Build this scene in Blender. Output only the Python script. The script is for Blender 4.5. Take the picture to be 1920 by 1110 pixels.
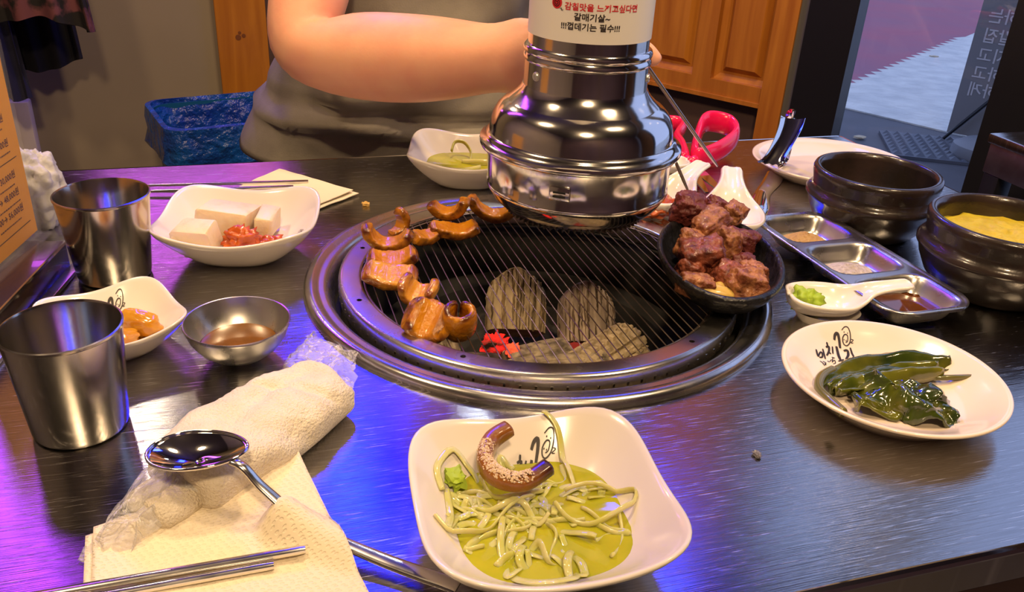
import bpy, bmesh, math, random
from math import pi, sin, cos, radians, sqrt, atan2, hypot
from mathutils import Vector, Matrix, Euler, noise
from mathutils.bvhtree import BVHTree

SC = bpy.context.scene
COL = SC.collection
for o_ in list(bpy.data.objects):
    bpy.data.objects.remove(o_)

# ------------------------------------------------------------------ camera
cam_d = bpy.data.cameras.new('camera')
cam = bpy.data.objects.new('camera', cam_d)
COL.objects.link(cam)
RT, UP, FW = (Vector(v) for v in ((0.95625, -0.28855, 0.04818), (0.09022, 0.44754, 0.8897), (0.27829, 0.84643, -0.45399)))
cm = Matrix((RT, UP, -FW)).transposed().to_4x4()
cm.translation = Vector((0, 0, 1.09))
cam.matrix_world = cm
cam_d.sensor_width = 36
cam_d.lens = 1620 / 1920 * 36
cam_d.clip_start = 0.02
SC.camera = cam

# ------------------------------------------------------------------ world, light, exposure
SC.view_settings.view_transform = 'Standard'
SC.view_settings.look = 'None'
SC.view_settings.gamma = 1
SC.view_settings.use_curve_mapping = False
SC.view_settings.exposure = -0.22
SC.cycles.use_denoising = True
SC.cycles.sample_clamp_indirect = 6
SC.cycles.max_bounces = 8
world = bpy.data.worlds.new('evening sky')
SC.world = world
world.use_nodes = True
bg = world.node_tree.nodes['Background']
bg.inputs[0].default_value = (0.42, 0.52, 0.95, 1)
bg.inputs[1].default_value = 1.7

def area_light(name, loc, target, size, energy, col, size_y=None):
    d = bpy.data.lights.new(name, 'AREA')
    d.energy = energy
    d.color = col
    d.shape = 'RECTANGLE' if size_y else 'DISK'
    d.size = size
    if size_y:
        d.size_y = size_y
    o = bpy.data.objects.new(name, d)
    COL.objects.link(o)
    o.location = loc
    o.rotation_euler = (Vector(target) - Vector(loc)).to_track_quat('-Z', 'Y').to_euler()
    return o

WARM = (1.0, 0.70, 0.40)
# ceiling lamps (white dots mirrored in hood, spoon and dishes)
area_light('ceiling_lamp_middle_offscreen', (0.35, 0.95, 2.52), (0.25, 0.6, 0.7), 0.22, 24, WARM)
area_light('ceiling_lamp_rear_offscreen', (-0.05, -0.75, 2.52), (0.2, 0.6, 0.7), 0.22, 32, WARM)
area_light('ceiling_lamp_left_offscreen', (-0.75, 0.75, 2.52), (-0.2, 0.7, 0.7), 0.18, 18, WARM)
area_light('ceiling_lamp_right_offscreen', (0.95, 0.10, 2.52), (0.5, 0.6, 0.7), 0.2, 16, WARM)
# lamps on the far wall (white hot spots mirrored in the table)
area_light('wall_lamp_right_offscreen', (0.60, 2.20, 2.08), (0.4, 0.5, 0.75), 0.10, 4.0, (0.80, 0.90, 1.0))
area_light('wall_lamp_left_offscreen', (-0.36, 2.22, 1.96), (-0.2, 0.5, 0.75), 0.09, 1.6, (1.0, 0.82, 0.62))
# blue and purple light tubes (mirrored in table, hood and spoon)
area_light('blue_tube_back_offscreen', (0.20, 2.24, 2.12), (0.1, 0.5, 0.75), 0.16, 30, (0.003, 0.008, 1.0), 0.66)
area_light('blue_tube_window_offscreen', (1.02, 1.66, 2.2), (0.4, 0.6, 0.8), 0.10, 7, (0.03, 0.06, 1.0), 1.1)
area_light('purple_tube_corner_offscreen', (-0.72, 2.20, 1.95), (-0.1, 0.6, 0.75), 0.12, 4.0, (0.42, 0.05, 1.0), 0.9)
area_light('purple_tube_back_offscreen', (-0.16, 2.24, 1.32), (-0.1, 0.9, 0.75), 0.5, 1.2, (0.62, 0.08, 0.9), 0.08)

# ------------------------------------------------------------------ materials
MATS = {}

def nn(nt, t, **kw):
    n = nt.nodes.new(t)
    for k, v in kw.items():
        setattr(n, k, v)
    return n

def mat(name, col=(0.8, 0.8, 0.8), rough=0.5, metal=0.0, var=None, scale=8.0, stretch=(1, 1, 1), bump=0.0, bscale=None,
        sss=0.0, trans=0.0, ior=1.45, coat=0.0, alpha=1.0, detail=4.0, spec=0.5, vcol=None, rvar=0.0, lo=0.35, hi=0.65, emit=None, bdist=0.002):
    """principled material; var = second colour mixed by noise; vcol = colour mixed in by the mesh attribute 'mark'"""
    if name in MATS:
        return MATS[name]
    m = bpy.data.materials.new(name)
    m.use_nodes = True
    nt = m.node_tree
    p = nt.nodes['Principled BSDF']
    p.inputs['Base Color'].default_value = (*col, 1)
    p.inputs['Roughness'].default_value = rough
    p.inputs['Metallic'].default_value = metal
    p.inputs['IOR'].default_value = ior
    p.inputs['Transmission Weight'].default_value = trans
    p.inputs['Coat Weight'].default_value = coat
    p.inputs['Alpha'].default_value = alpha
    p.inputs['Specular IOR Level'].default_value = spec
    if sss:
        p.inputs['Subsurface Weight'].default_value = sss
        p.inputs['Subsurface Radius'].default_value = (0.012, 0.005, 0.003)
        p.inputs['Subsurface Scale'].default_value = 0.6
    tc = nn(nt, 'ShaderNodeTexCoord')
    mp = nn(nt, 'ShaderNodeMapping')
    mp.inputs['Scale'].default_value = stretch
    nt.links.new(tc.outputs['Object'], mp.inputs[0])
    fac = None
    if var or rvar:
        nz = nn(nt, 'ShaderNodeTexNoise')
        nz.inputs['Scale'].default_value = scale
        nz.inputs['Detail'].default_value = detail
        nt.links.new(mp.outputs[0], nz.inputs['Vector'])
        mr = nn(nt, 'ShaderNodeMapRange')
        mr.inputs[1].default_value = lo
        mr.inputs[2].default_value = hi
        nt.links.new(nz.outputs['Fac'], mr.inputs[0])
        fac = mr.outputs[0]
    out = None
    if var:
        mx = nn(nt, 'ShaderNodeMix', data_type='RGBA')
        mx.inputs[6].default_value = (*col, 1)
        mx.inputs[7].default_value = (*var, 1)
        nt.links.new(fac, mx.inputs[0])
        out = mx.outputs[2]
    if vcol:
        at = nn(nt, 'ShaderNodeAttribute', attribute_name='mark')
        m2 = nn(nt, 'ShaderNodeMix', data_type='RGBA')
        m2.inputs[6].default_value = (*col, 1)
        if out:
            nt.links.new(out, m2.inputs[6])
        m2.inputs[7].default_value = (*vcol, 1)
        nt.links.new(at.outputs['Fac'], m2.inputs[0])
        out = m2.outputs[2]
    if out:
        nt.links.new(out, p.inputs['Base Color'])
    if rvar:
        r2 = nn(nt, 'ShaderNodeMapRange')
        r2.inputs[3].default_value = rough
        r2.inputs[4].default_value = rough + rvar
        nt.links.new(fac, r2.inputs[0])
        nt.links.new(r2.outputs[0], p.inputs['Roughness'])
    if bump:
        nb = nn(nt, 'ShaderNodeTexNoise')
        nb.inputs['Scale'].default_value = bscale or scale
        nb.inputs['Detail'].default_value = 5
        nt.links.new(mp.outputs[0], nb.inputs['Vector'])
        bp = nn(nt, 'ShaderNodeBump')
        bp.inputs['Strength'].default_value = bump
        bp.inputs['Distance'].default_value = bdist
        nt.links.new(nb.outputs['Fac'], bp.inputs['Height'])
        nt.links.new(bp.outputs[0], p.inputs['Normal'])
    if emit:
        p.inputs['Emission Color'].default_value = (*emit[:3], 1)
        p.inputs['Emission Strength'].default_value = emit[3]
        if fac:
            er = nn(nt, 'ShaderNodeMapRange')
            er.inputs[3].default_value = emit[3]
            er.inputs[4].default_value = 0.0
            nt.links.new(fac, er.inputs[0])
            nt.links.new(er.outputs[0], p.inputs['Emission Strength'])
    MATS[name] = m
    return m

def table_metal():
    m = bpy.data.materials.new('scratched brushed steel')
    m.use_nodes = True
    nt = m.node_tree
    p = nt.nodes['Principled BSDF']
    p.inputs['Metallic'].default_value = 1
    tc = nn(nt, 'ShaderNodeTexCoord')
    def streak(sc, rot, scale, lo, hi):
        mp = nn(nt, 'ShaderNodeMapping')
        mp.inputs['Scale'].default_value = sc
        mp.inputs['Rotation'].default_value = (0, 0, radians(rot))
        nt.links.new(tc.outputs['Object'], mp.inputs[0])
        nz = nn(nt, 'ShaderNodeTexNoise')
        nz.inputs['Scale'].default_value = scale
        nz.inputs['Detail'].default_value = 3
        nt.links.new(mp.outputs[0], nz.inputs['Vector'])
        mr = nn(nt, 'ShaderNodeMapRange')
        mr.inputs[1].default_value = lo
        mr.inputs[2].default_value = hi
        nt.links.new(nz.outputs['Fac'], mr.inputs[0])
        return mr.outputs[0]
    brush = streak((14, 700, 1), 4, 1.3, 0.25, 0.75)
    fine = streak((22, 620, 1), -28, 1.3, 0.66, 0.74)
    fine2 = streak((20, 560, 1), 33, 1.2, 0.67, 0.75)
    blot = streak((1, 1, 1), 0, 9, 0.3, 0.7)
    fine3 = streak((26, 700, 1), 78, 1.2, 0.66, 0.75)
    fine4 = streak((34, 800, 1), -6, 1.2, 0.60, 0.74)
    def plus(a_, b_):
        n_ = nn(nt, 'ShaderNodeMath', operation='ADD')
        nt.links.new(a_, n_.inputs[0]); nt.links.new(b_, n_.inputs[1])
        return n_
    ad = plus(plus(fine, fine2).outputs[0], plus(fine3, fine4).outputs[0])
    ad.use_clamp = True
    mx = nn(nt, 'ShaderNodeMix', data_type='RGBA')
    mx.inputs[6].default_value = (0.36, 0.35, 0.34, 1)
    mx.inputs[7].default_value = (0.47, 0.46, 0.45, 1)
    nt.links.new(brush, mx.inputs[0])
    m3 = nn(nt, 'ShaderNodeMix', data_type='RGBA')
    m3.inputs[7].default_value = (0.80, 0.80, 0.80, 1)
    nt.links.new(ad.outputs[0], m3.inputs[0]); nt.links.new(mx.outputs[2], m3.inputs[6])
    nt.links.new(m3.outputs[2], p.inputs['Base Color'])
    ro = nn(nt, 'ShaderNodeMapRange')
    ro.inputs[3].default_value = 0.13
    ro.inputs[4].default_value = 0.21
    nt.links.new(blot, ro.inputs[0])
    a2 = nn(nt, 'ShaderNodeMath', operation='MULTIPLY_ADD')
    a2.inputs[1].default_value = 0.12
    nt.links.new(ad.outputs[0], a2.inputs[0]); nt.links.new(ro.outputs[0], a2.inputs[2])
    nt.links.new(a2.outputs[0], p.inputs['Roughness'])
    bs = nn(nt, 'ShaderNodeMath', operation='ADD')
    nt.links.new(brush, bs.inputs[0]); nt.links.new(ad.outputs[0], bs.inputs[1])
    bp = nn(nt, 'ShaderNodeBump')
    bp.inputs['Strength'].default_value = 0.10
    bp.inputs['Distance'].default_value = 0.0006
    nt.links.new(bs.outputs[0], bp.inputs['Height'])
    nt.links.new(bp.outputs[0], p.inputs['Normal'])
    return m

def wood_mat(name, a, b, axis=(14, 14, 1.2), rough=0.4):
    if name in MATS:
        return MATS[name]
    m = bpy.data.materials.new(name)
    m.use_nodes = True
    nt = m.node_tree
    p = nt.nodes['Principled BSDF']
    p.inputs['Roughness'].default_value = rough
    tc = nn(nt, 'ShaderNodeTexCoord')
    mp = nn(nt, 'ShaderNodeMapping')
    mp.inputs['Scale'].default_value = axis
    nt.links.new(tc.outputs['Object'], mp.inputs[0])
    nz = nn(nt, 'ShaderNodeTexNoise')
    nz.inputs['Scale'].default_value = 2.2
    nz.inputs['Detail'].default_value = 6
    nz.inputs['Distortion'].default_value = 0.8
    nt.links.new(mp.outputs[0], nz.inputs['Vector'])
    cr = nn(nt, 'ShaderNodeValToRGB')
    cr.color_ramp.elements[0].position = 0.3
    cr.color_ramp.elements[0].color = (*b, 1)
    cr.color_ramp.elements[1].position = 0.68
    cr.color_ramp.elements[1].color = (*a, 1)
    nt.links.new(nz.outputs['Fac'], cr.inputs[0])
    nt.links.new(cr.outputs[0], p.inputs['Base Color'])
    MATS[name] = m
    return m

M_TABLE = table_metal()
M_STEEL = mat('polished steel', (0.72, 0.70, 0.67), 0.14, 1.0, rvar=0.08, scale=30)
M_CHROME = mat('chrome', (0.78, 0.77, 0.76), 0.06, 1.0)
M_SATIN = mat('satin steel', (0.62, 0.60, 0.57), 0.24, 1.0, rvar=0.1, scale=40)
M_RING = mat('worn ring steel', (0.66, 0.64, 0.62), 0.2, 1.0, var=(0.5, 0.47, 0.44), scale=26, rvar=0.1)
M_CUP = mat('cup steel', (0.52, 0.49, 0.45), 0.14, 1.0, rvar=0.08, scale=60, stretch=(1, 1, 0.1))
M_WHITE = mat('white melamine', (0.80, 0.74, 0.66), 0.18, var=(0.77, 0.70, 0.61), scale=14, coat=0.5)
M_CREAM = mat('cream melamine', (0.80, 0.68, 0.56), 0.16, var=(0.78, 0.65, 0.52), scale=14, coat=0.5)
M_INK = mat('black print', (0.02, 0.012, 0.01), 0.5)
M_RED = mat('red print', (0.62, 0.02, 0.03), 0.5)
M_SLEEVE = mat('white sleeve sticker', (0.82, 0.78, 0.72), 0.42)
M_WOOD = wood_mat('orange pine', (0.50, 0.19, 0.020), (0.34, 0.105, 0.010))
M_WALL = mat('beige plaster', (0.26, 0.215, 0.15), 0.85, var=(0.235, 0.195, 0.135), scale=3, bump=0.05, bscale=120)
M_BROWN = mat('dark brown wall', (0.085, 0.05, 0.04), 0.6, var=(0.065, 0.04, 0.032), scale=5)
M_BLACKF = mat('black frame', (0.008, 0.008, 0.010), 0.35)

# ------------------------------------------------------------------ mesh helpers
def new_mesh(name, V, F, sharp=38, marks=None):
    me = bpy.data.meshes.new(name)
    me.from_pydata([tuple(v) for v in V], [], F)
    bm = bmesh.new()
    bm.from_mesh(me)
    bmesh.ops.recalc_face_normals(bm, faces=bm.faces)
    bm.to_mesh(me)
    bm.free()
    for pl in me.polygons:
        pl.use_smooth = True
    if sharp:
        me.set_sharp_from_angle(angle=radians(sharp))
    if marks:
        a = me.attributes.new('mark', 'FLOAT', 'POINT')
        a.data.foreach_set('value', marks)
    return me

def link(o, parent):
    COL.objects.link(o)
    if parent:
        o.parent = parent

def part(name, VF, m, parent=None, sharp=38, marks=None, label=None, kind=None, loc=None, rot=None):
    me = new_mesh(name, VF[0], VF[1], sharp, marks if marks else (VF[2] if len(VF) > 2 else None))
    if m:
        me.materials.append(m)
    o = bpy.data.objects.new(name, me)
    link(o, parent)
    if label:
        o['label'] = label
    if kind:
        o['kind'] = kind
    if loc:
        o.location = loc
    if rot:
        o.rotation_euler = rot
    return o

def tag(o, label, cat, group=None):
    o['label'] = label
    o['category'] = cat
    if group:
        o['group'] = group
    return o

def single(name, VF, m, label, cat, group=None, loc=None, rot=None, sharp=38, kind=None):
    o = part(name, VF, m, None, sharp, loc=loc, rot=rot, kind=kind)
    return tag(o, label, cat, group)

def thing(name, label, cat, loc=(0, 0, 0), rz=0, group=None, rot=None):
    o = bpy.data.objects.new(name, None)
    COL.objects.link(o)
    o.empty_display_size = 0.02
    o.location = loc
    o.rotation_euler = rot if rot else (0, 0, rz)
    return tag(o, label, cat, group)

def struct(name, VF, m, parent=None, **kw):
    o = part(name, VF, m, parent, **kw)
    if not parent:
        o['kind'] = 'structure'
    return o

def join(*vfs):
    V, F, K = [], [], []
    has = any(len(v) > 2 for v in vfs)
    for q in vfs:
        b = len(V)
        V += list(q[0])
        F += [tuple(i + b for i in f) for f in q[1]]
        if has:
            K += list(q[2]) if len(q) > 2 else [0.0] * len(q[0])
    return (V, F, K) if has else (V, F)

def xf(VF, loc=(0, 0, 0), rot=(0, 0, 0), sc=(1, 1, 1)):
    Mx = Matrix.Translation(loc) @ Euler(rot).to_matrix().to_4x4() @ Matrix.Diagonal((*sc, 1))
    return ([Mx @ Vector(v) for v in VF[0]],) + tuple(VF[1:])

def lathe(prof, n=64, a0=0.0, sx=1.0, sy=1.0):
    """revolve (r, z) points; r = 0 ends become poles"""
    V, F, idx = [], [], []
    for r, z in prof:
        if r <= 1e-7:
            idx.append([len(V)] * n)
            V.append((0, 0, z))
        else:
            idx.append(list(range(len(V), len(V) + n)))
            V += [(r * sx * cos(a0 + 2 * pi * i / n), r * sy * sin(a0 + 2 * pi * i / n), z) for i in range(n)]
    for k in range(len(prof) - 1):
        A, B = idx[k], idx[k + 1]
        for i in range(n):
            j = (i + 1) % n
            q = [A[i], A[j], B[j], B[i]]
            u = []
            for w in q:
                if w not in u:
                    u.append(w)
            if len(u) >= 3:
                F.append(tuple(u))
    return V, F

def catmull(P, sub=6, closed=False):
    P = [Vector(p) for p in P]
    n = len(P)
    out = []
    rng = range(n if closed else n - 1)
    for i in rng:
        g = (lambda k: P[k % n]) if closed else (lambda k: P[max(0, min(n - 1, k))])
        p0, p1, p2, p3 = g(i - 1), g(i), g(i + 1), g(i + 2)
        for s in range(sub):
            t = s / sub
            out.append(0.5 * ((2 * p1) + (p2 - p0) * t + (2 * p0 - 5 * p1 + 4 * p2 - p3) * t * t + (3 * p1 - p0 - 3 * p2 + p3) * t ** 3))
    if not closed:
        out.append(P[-1])
    return out

def tube(P, rad, n=8, closed=False, up=None, ex=1.0):
    """tube along points; rad = number, (a, b) or list of those; up fixes the section frame; ex<1 squares the section"""
    P = [Vector(p) for p in P]
    N = len(P)
    V, F = [], []
    T = []
    for i in range(N):
        a = P[(i - 1) % N] if closed or i > 0 else P[0]
        b = P[(i + 1) % N] if closed or i < N - 1 else P[-1]
        d = b - a
        T.append(d.normalized() if d.length > 1e-9 else Vector((0, 0, 1)))
    if up is None:
        s = Vector((0, 0, 1)) if abs(T[0].z) < 0.9 else Vector((1, 0, 0))
        nrm = (s - T[0] * s.dot(T[0])).normalized()
    for i in range(N):
        if up is not None:
            u = Vector(up)
            nrm = u - T[i] * u.dot(T[i])
            nrm = nrm.normalized() if nrm.length > 1e-6 else Vector((1, 0, 0))
        else:
            nrm = (nrm - T[i] * nrm.dot(T[i])).normalized()
        bi = T[i].cross(nrm)
        r = rad[i] if isinstance(rad, list) else rad
        ra, rb = r if isinstance(r, (tuple, list)) else (r, r)
        for k in range(n):
            t = 2 * pi * k / n
            c, s = cos(t), sin(t)
            c = math.copysign(abs(c) ** ex, c)
            s = math.copysign(abs(s) ** ex, s)
            V.append(P[i] + nrm * (ra * c) + bi * (rb * s))
    for i in range(N if closed else N - 1):
        j = (i + 1) % N
        for k in range(n):
            l = (k + 1) % n
            F.append((i * n + k, i * n + l, j * n + l, j * n + k))
    if not closed:
        F.append(tuple(range(n)))
        F.append(tuple((N - 1) * n + k for k in range(n)))
    return V, F

def box(x0, x1, y0, y1, z0, z1):
    V = [(x, y, z) for x in (x0, x1) for y in (y0, y1) for z in (z0, z1)]
    F = [(0, 1, 3, 2), (4, 6, 7, 5), (0, 4, 5, 1), (2, 3, 7, 6), (0, 2, 6, 4), (1, 5, 7, 3)]
    return V, F

def bbox(x0, x1, y0, y1, z0, z1, b=0.003, seg=2):
    bm = bmesh.new()
    V, F = box(x0, x1, y0, y1, z0, z1)
    vs = [bm.verts.new(v) for v in V]
    for f in F:
        bm.faces.new([vs[i] for i in f])
    bmesh.ops.recalc_face_normals(bm, faces=bm.faces)
    bmesh.ops.bevel(bm, geom=list(bm.edges), offset=b, segments=seg, affect='EDGES', profile=0.5)
    bm.verts.index_update()
    R = [v.co.copy() for v in bm.verts], [tuple(v.index for v in f.verts) for f in bm.faces]
    bm.free()
    return R

def grid(nx, ny, fn):
    V = [fn(i / (nx - 1), j / (ny - 1)) for j in range(ny) for i in range(nx)]
    F = [(j * nx + i, j * nx + i + 1, (j + 1) * nx + i + 1, (j + 1) * nx + i) for j in range(ny - 1) for i in range(nx - 1)]
    return V, F

def sheet(nx, ny, fn, th=0.001):
    """closed thin slab following a surface fn(u, v)"""
    V, F = grid(nx, ny, fn)
    P = [Vector(v) for v in V]
    N = []
    for j in range(ny):
        for i in range(nx):
            a = P[j * nx + min(nx - 1, i + 1)] - P[j * nx + max(0, i - 1)]
            b = P[min(ny - 1, j + 1) * nx + i] - P[max(0, j - 1) * nx + i]
            n = a.cross(b)
            N.append(n.normalized() if n.length > 1e-12 else Vector((0, 0, 1)))
    m = len(P)
    V2 = P + [p - n * th for p, n in zip(P, N)]
    F2 = list(F) + [tuple(i + m for i in reversed(f)) for f in F]
    rim = [i for i in range(nx)] + [j * nx + nx - 1 for j in range(1, ny)] + [(ny - 1) * nx + i for i in range(nx - 2, -1, -1)] + [j * nx for j in range(ny - 2, 0, -1)]
    for k in range(len(rim)):
        a, b = rim[k], rim[(k + 1) % len(rim)]
        F2.append((a, b, b + m, a + m))
    return V2, F2

def fbm(p, s=1.0, o=3):
    return noise.fractal(Vector(p) * s, 0.9, 2.0, o)

def blob(size, seed, sub=3, amp=0.25, fr=2.2, boxy=0.55, fine=0.0):
    bm = bmesh.new()
    bmesh.ops.create_icosphere(bm, subdivisions=sub, radius=1)
    bm.verts.index_update()
    V = []
    off = Vector((seed * 3.7, seed * 1.3, -seed * 2.1))
    for v in bm.verts:
        p = v.co.copy()
        mxc = max(abs(p.x), abs(p.y), abs(p.z))
        q = p.lerp(p / mxc * 0.8, boxy)
        q *= 1 + amp * fbm(p + off, fr) + fine * fbm(p + off, 9.0)
        V.append(Vector((q.x * size[0], q.y * size[1], q.z * size[2])))
    F = [tuple(v.index for v in f.verts) for f in bm.faces]
    bm.free()
    return V, F

def bvh(o, local=True):
    me = o.data
    return BVHTree.FromPolygons([v.co for v in me.vertices], [tuple(p.vertices) for p in me.polygons])

def ribbon_flat(pts, w, sub=4):
    """flat brush stroke in the xy plane with soft ends, as a strip of quads"""
    P = catmull([(p[0], p[1], 0) for p in pts], sub)
    V, F = [], []
    n = len(P)
    for i, p in enumerate(P):
        d = (P[min(n - 1, i + 1)] - P[max(0, i - 1)])
        d = d.normalized() if d.length > 1e-9 else Vector((1, 0, 0))
        q = Vector((-d.y, d.x, 0))
        t = i / (n - 1)
        ww = w * 0.5 * (0.75 + 0.25 * sin(pi * t))
        V += [p + q * ww, p, p - q * ww]
    for i in range(n - 1):
        F += [(3 * i, 3 * i + 1, 3 * i + 4, 3 * i + 3), (3 * i + 1, 3 * i + 2, 3 * i + 5, 3 * i + 4)]
    return V, F

def drape(VF, tree, lift=0.0004, top=0.3):
    """drop a flat print on a surface (local coordinates)"""
    V = []
    for v in VF[0]:
        h = tree.ray_cast(Vector((v[0], v[1], top)), Vector((0, 0, -1)))
        V.append(h[0] + h[1] * lift * (1 if h[1].z > 0 else -1) if h[0] else Vector(v))
    return V, VF[1]

def text_vf(body, size=1.0, bold=0.0, align='LEFT', res=3, grow=None):
    c = bpy.data.curves.new('lettering', 'FONT')
    c.body = body
    c.size = size
    c.align_x = align
    c.offset = bold * size
    c.resolution_u = res
    o = bpy.data.objects.new('lettering', c)
    COL.objects.link(o)
    dg = bpy.context.evaluated_depsgraph_get()
    me = bpy.data.meshes.new_from_object(o.evaluated_get(dg))
    bm = bmesh.new()
    bm.from_mesh(me)
    bmesh.ops.triangulate(bm, faces=bm.faces)
    if grow:
        for _ in range(4):
            L = [e for e in bm.edges if e.calc_length() > grow]
            if not L:
                break
            bmesh.ops.subdivide_edges(bm, edges=L, cuts=1)
            bmesh.ops.triangulate(bm, faces=bm.faces)
    bm.verts.index_update()
    R = [v.co.copy() for v in bm.verts], [tuple(v.index for v in f.verts) for f in bm.faces]
    bm.free()
    bpy.data.objects.remove(o)
    bpy.data.curves.remove(c)
    bpy.data.meshes.remove(me)
    return R

TZ = 0.75
random.seed(7)

# ================================================================== ROOM
WA, WD = Vector((1.13, 1.6, 0)), Vector((0.5524, -0.8336, 0))     # window wall: origin and direction
WN = Vector((WD.y, -WD.x, 0))                                     # points into the room
if WN.dot(-WA) < 0:
    WN = -WN
def wp(s, z, d=0.0):
    return WA + WD * s + WN * d + Vector((0, 0, z))
def wbox(s0, s1, z0, z1, d0, d1):
    V = [wp(s, z, d) for s in (s0, s1) for d in (d0, d1) for z in (z0, z1)]
    return V, box(0, 1, 0, 1, 0, 1)[1]

floor_m = mat('dark floor tile', (0.10, 0.085, 0.075), 0.45, var=(0.07, 0.06, 0.055), scale=4)
ceil_m = mat('dark ceiling', (0.10, 0.09, 0.085), 0.8)
fl = [(-1.7, -1.3), (3.05, -1.3), (0.65, 2.32), (-1.7, 2.32)]
struct('floor', ([(x, y, z) for z in (-0.06, 0.0) for x, y in fl], [(0, 1, 2, 3), (4, 5, 6, 7), (0, 1, 5, 4), (1, 2, 6, 5), (2, 3, 7, 6), (3, 0, 4, 7)]), floor_m)
struct('ceiling', ([(x, y, z) for z in (2.6, 2.68) for x, y in fl], [(0, 1, 2, 3), (4, 5, 6, 7), (0, 1, 5, 4), (1, 2, 6, 5), (2, 3, 7, 6), (3, 0, 4, 7)]), ceil_m)
struct('wall_back', box(-1.7, -0.03, 2.3, 2.4, 0, 1.15), M_WALL)
struct('wall_upper', box(-1.7, -0.03, 2.3, 2.4, 1.15, 2.6), M_WALL)
struct('wall_alcove', box(0.06, 0.72, 2.3, 2.4, 0, 2.6), M_BROWN)
struct('wall_left', box(-1.75, -1.65, -1.3, 2.35, 0, 2.6), M_WALL)
struct('wall_rear', box(-1.7, 3.05, -1.38, -1.28, 0, 2.6), M_BROWN)
po = struct('trim_1', bbox(-0.045, 0.075, 2.27, 2.36, 0, 2.6, 0.004), M_WOOD)
po['label'] = 'knotty orange pine post on the beige wall'
kn = mat('pine knot', (0.16, 0.05, 0.01), 0.5)
for kx, kz, kr in ((0.005, 0.66, 0.007), (0.018, 0.664, 0.005), (0.009, 0.671, 0.004)):
    part('knot', xf(lathe([(0, 0.0006), (kr, 0.0004), (kr, -0.001)], 14), (kx, 2.2698, kz), (pi / 2, 0, 0)), kn, po)
struct('trim_2', bbox(-0.535, -0.485, 2.265, 2.31, 0, 0.515, 0.004), mat('white gloss trim', (0.62, 0.55, 0.44), 0.5))
struct('dark_strip', box(-0.62, -0.535, 2.28, 2.31, 0, 0.9), mat('dark brown strip', (0.05, 0.035, 0.03), 0.7))  # plain dark strip to the left of the white board

# wood panelled wall with dark dado, then the black framed window
pw = struct('wall_right', wbox(-0.9, -0.004, 0, 2.3, -0.08, -0.012), M_BROWN)
part('bottom_rail', wbox(-0.9, -0.055, 0.628, 0.662, -0.012, 0.012), M_WOOD, pw)
part('rail_lip', wbox(-0.9, -0.055, 0.620, 0.629, -0.012, 0.018), M_WOOD, pw)
part('end_post', wbox(-0.055, -0.004, 0, 2.3, -0.012, 0.022), M_WOOD, pw)
for s0, s1 in ((-0.232, -0.185), (-0.46, -0.41), (-0.69, -0.64)):
    part('stile', wbox(s0, s1, 0.662, 2.2, -0.012, 0.012), M_WOOD, pw)
for s0, s1 in ((-0.185, -0.055), (-0.41, -0.232), (-0.64, -0.46)):
    V, F = [], []
    rings = [(0.0, -0.004), (0.012, -0.010), (0.018, -0.010), (0.03, 0.004)]
    for e, d in rings:
        V += [wp(s0 + e, 0.662 + e, d), wp(s1 - e, 0.662 + e, d), wp(s1 - e, 2.2 - e, d), wp(s0 + e, 2.2 - e, d)]
    for k in range(3):
        for i in range(4):
            j = (i + 1) % 4
            F.append((4 * k + i, 4 * k + j, 4 * k + 4 + j, 4 * k + 4 + i))
    F.append((12, 13, 14, 15))
    part('raised_panel', (V, F), M_WOOD, pw, sharp=5)
part('top_rail', wbox(-0.9, -0.055, 2.2, 2.3, -0.012, 0.014), M_WOOD, pw)
purp = mat('grey jamb', (0.10, 0.095, 0.09), 0.5)
wf = struct('window_1', wbox(0.018, 0.117, 0, 2.3, -0.022, 0.03), M_BLACKF)
part('jamb', wbox(-0.004, 0.018, 0, 2.3, -0.05, 0.016), purp, wf)
part('frame_post', wbox(0.388, 0.52, 0, 2.3, -0.022, 0.03), M_BLACKF, wf)
part('frame_post', wbox(1.55, 1.65, 0, 2.3, -0.05, 0.03), M_BLACKF, wf)
part('frame_sill', wbox(0.117, 1.55, 0, 0.06, -0.05, 0.03), M_BLACKF, wf)
part('frame_head', wbox(0.0, 1.65, 2.2, 2.3, -0.05, 0.03), M_BLACKF, wf)
gm = bpy.data.materials.new('window glass')
gm.use_nodes = True
gt = gm.node_tree
gt.nodes.remove(gt.nodes['Principled BSDF'])
tr, gl, mxs = nn(gt, 'ShaderNodeBsdfTransparent'), nn(gt, 'ShaderNodeBsdfGlossy'), nn(gt, 'ShaderNodeMixShader')
gl.inputs['Roughness'].default_value = 0.02
tr.inputs[0].default_value = (0.93, 0.95, 0.95, 1)
mxs.inputs[0].default_value = 0.05
gt.links.new(tr.outputs[0], mxs.inputs[1]); gt.links.new(gl.outputs[0], mxs.inputs[2])
gt.links.new(mxs.outputs[0], gt.nodes['Material Output'].inputs[0])
part('glass_pane', wbox(0.117, 0.388, 0.06, 2.2, -0.02, -0.014), gm, wf)
part('glass_pane', wbox(0.52, 1.55, 0.06, 2.2, -0.02, -0.014), gm, wf)
struct('wall_front', wbox(1.65, 3.42, 0, 2.6, -0.08, 0), M_BROWN)
struct('wall_lintel', wbox(-0.9, 1.65, 2.3, 2.6, -0.08, 0), M_BROWN)

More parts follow.
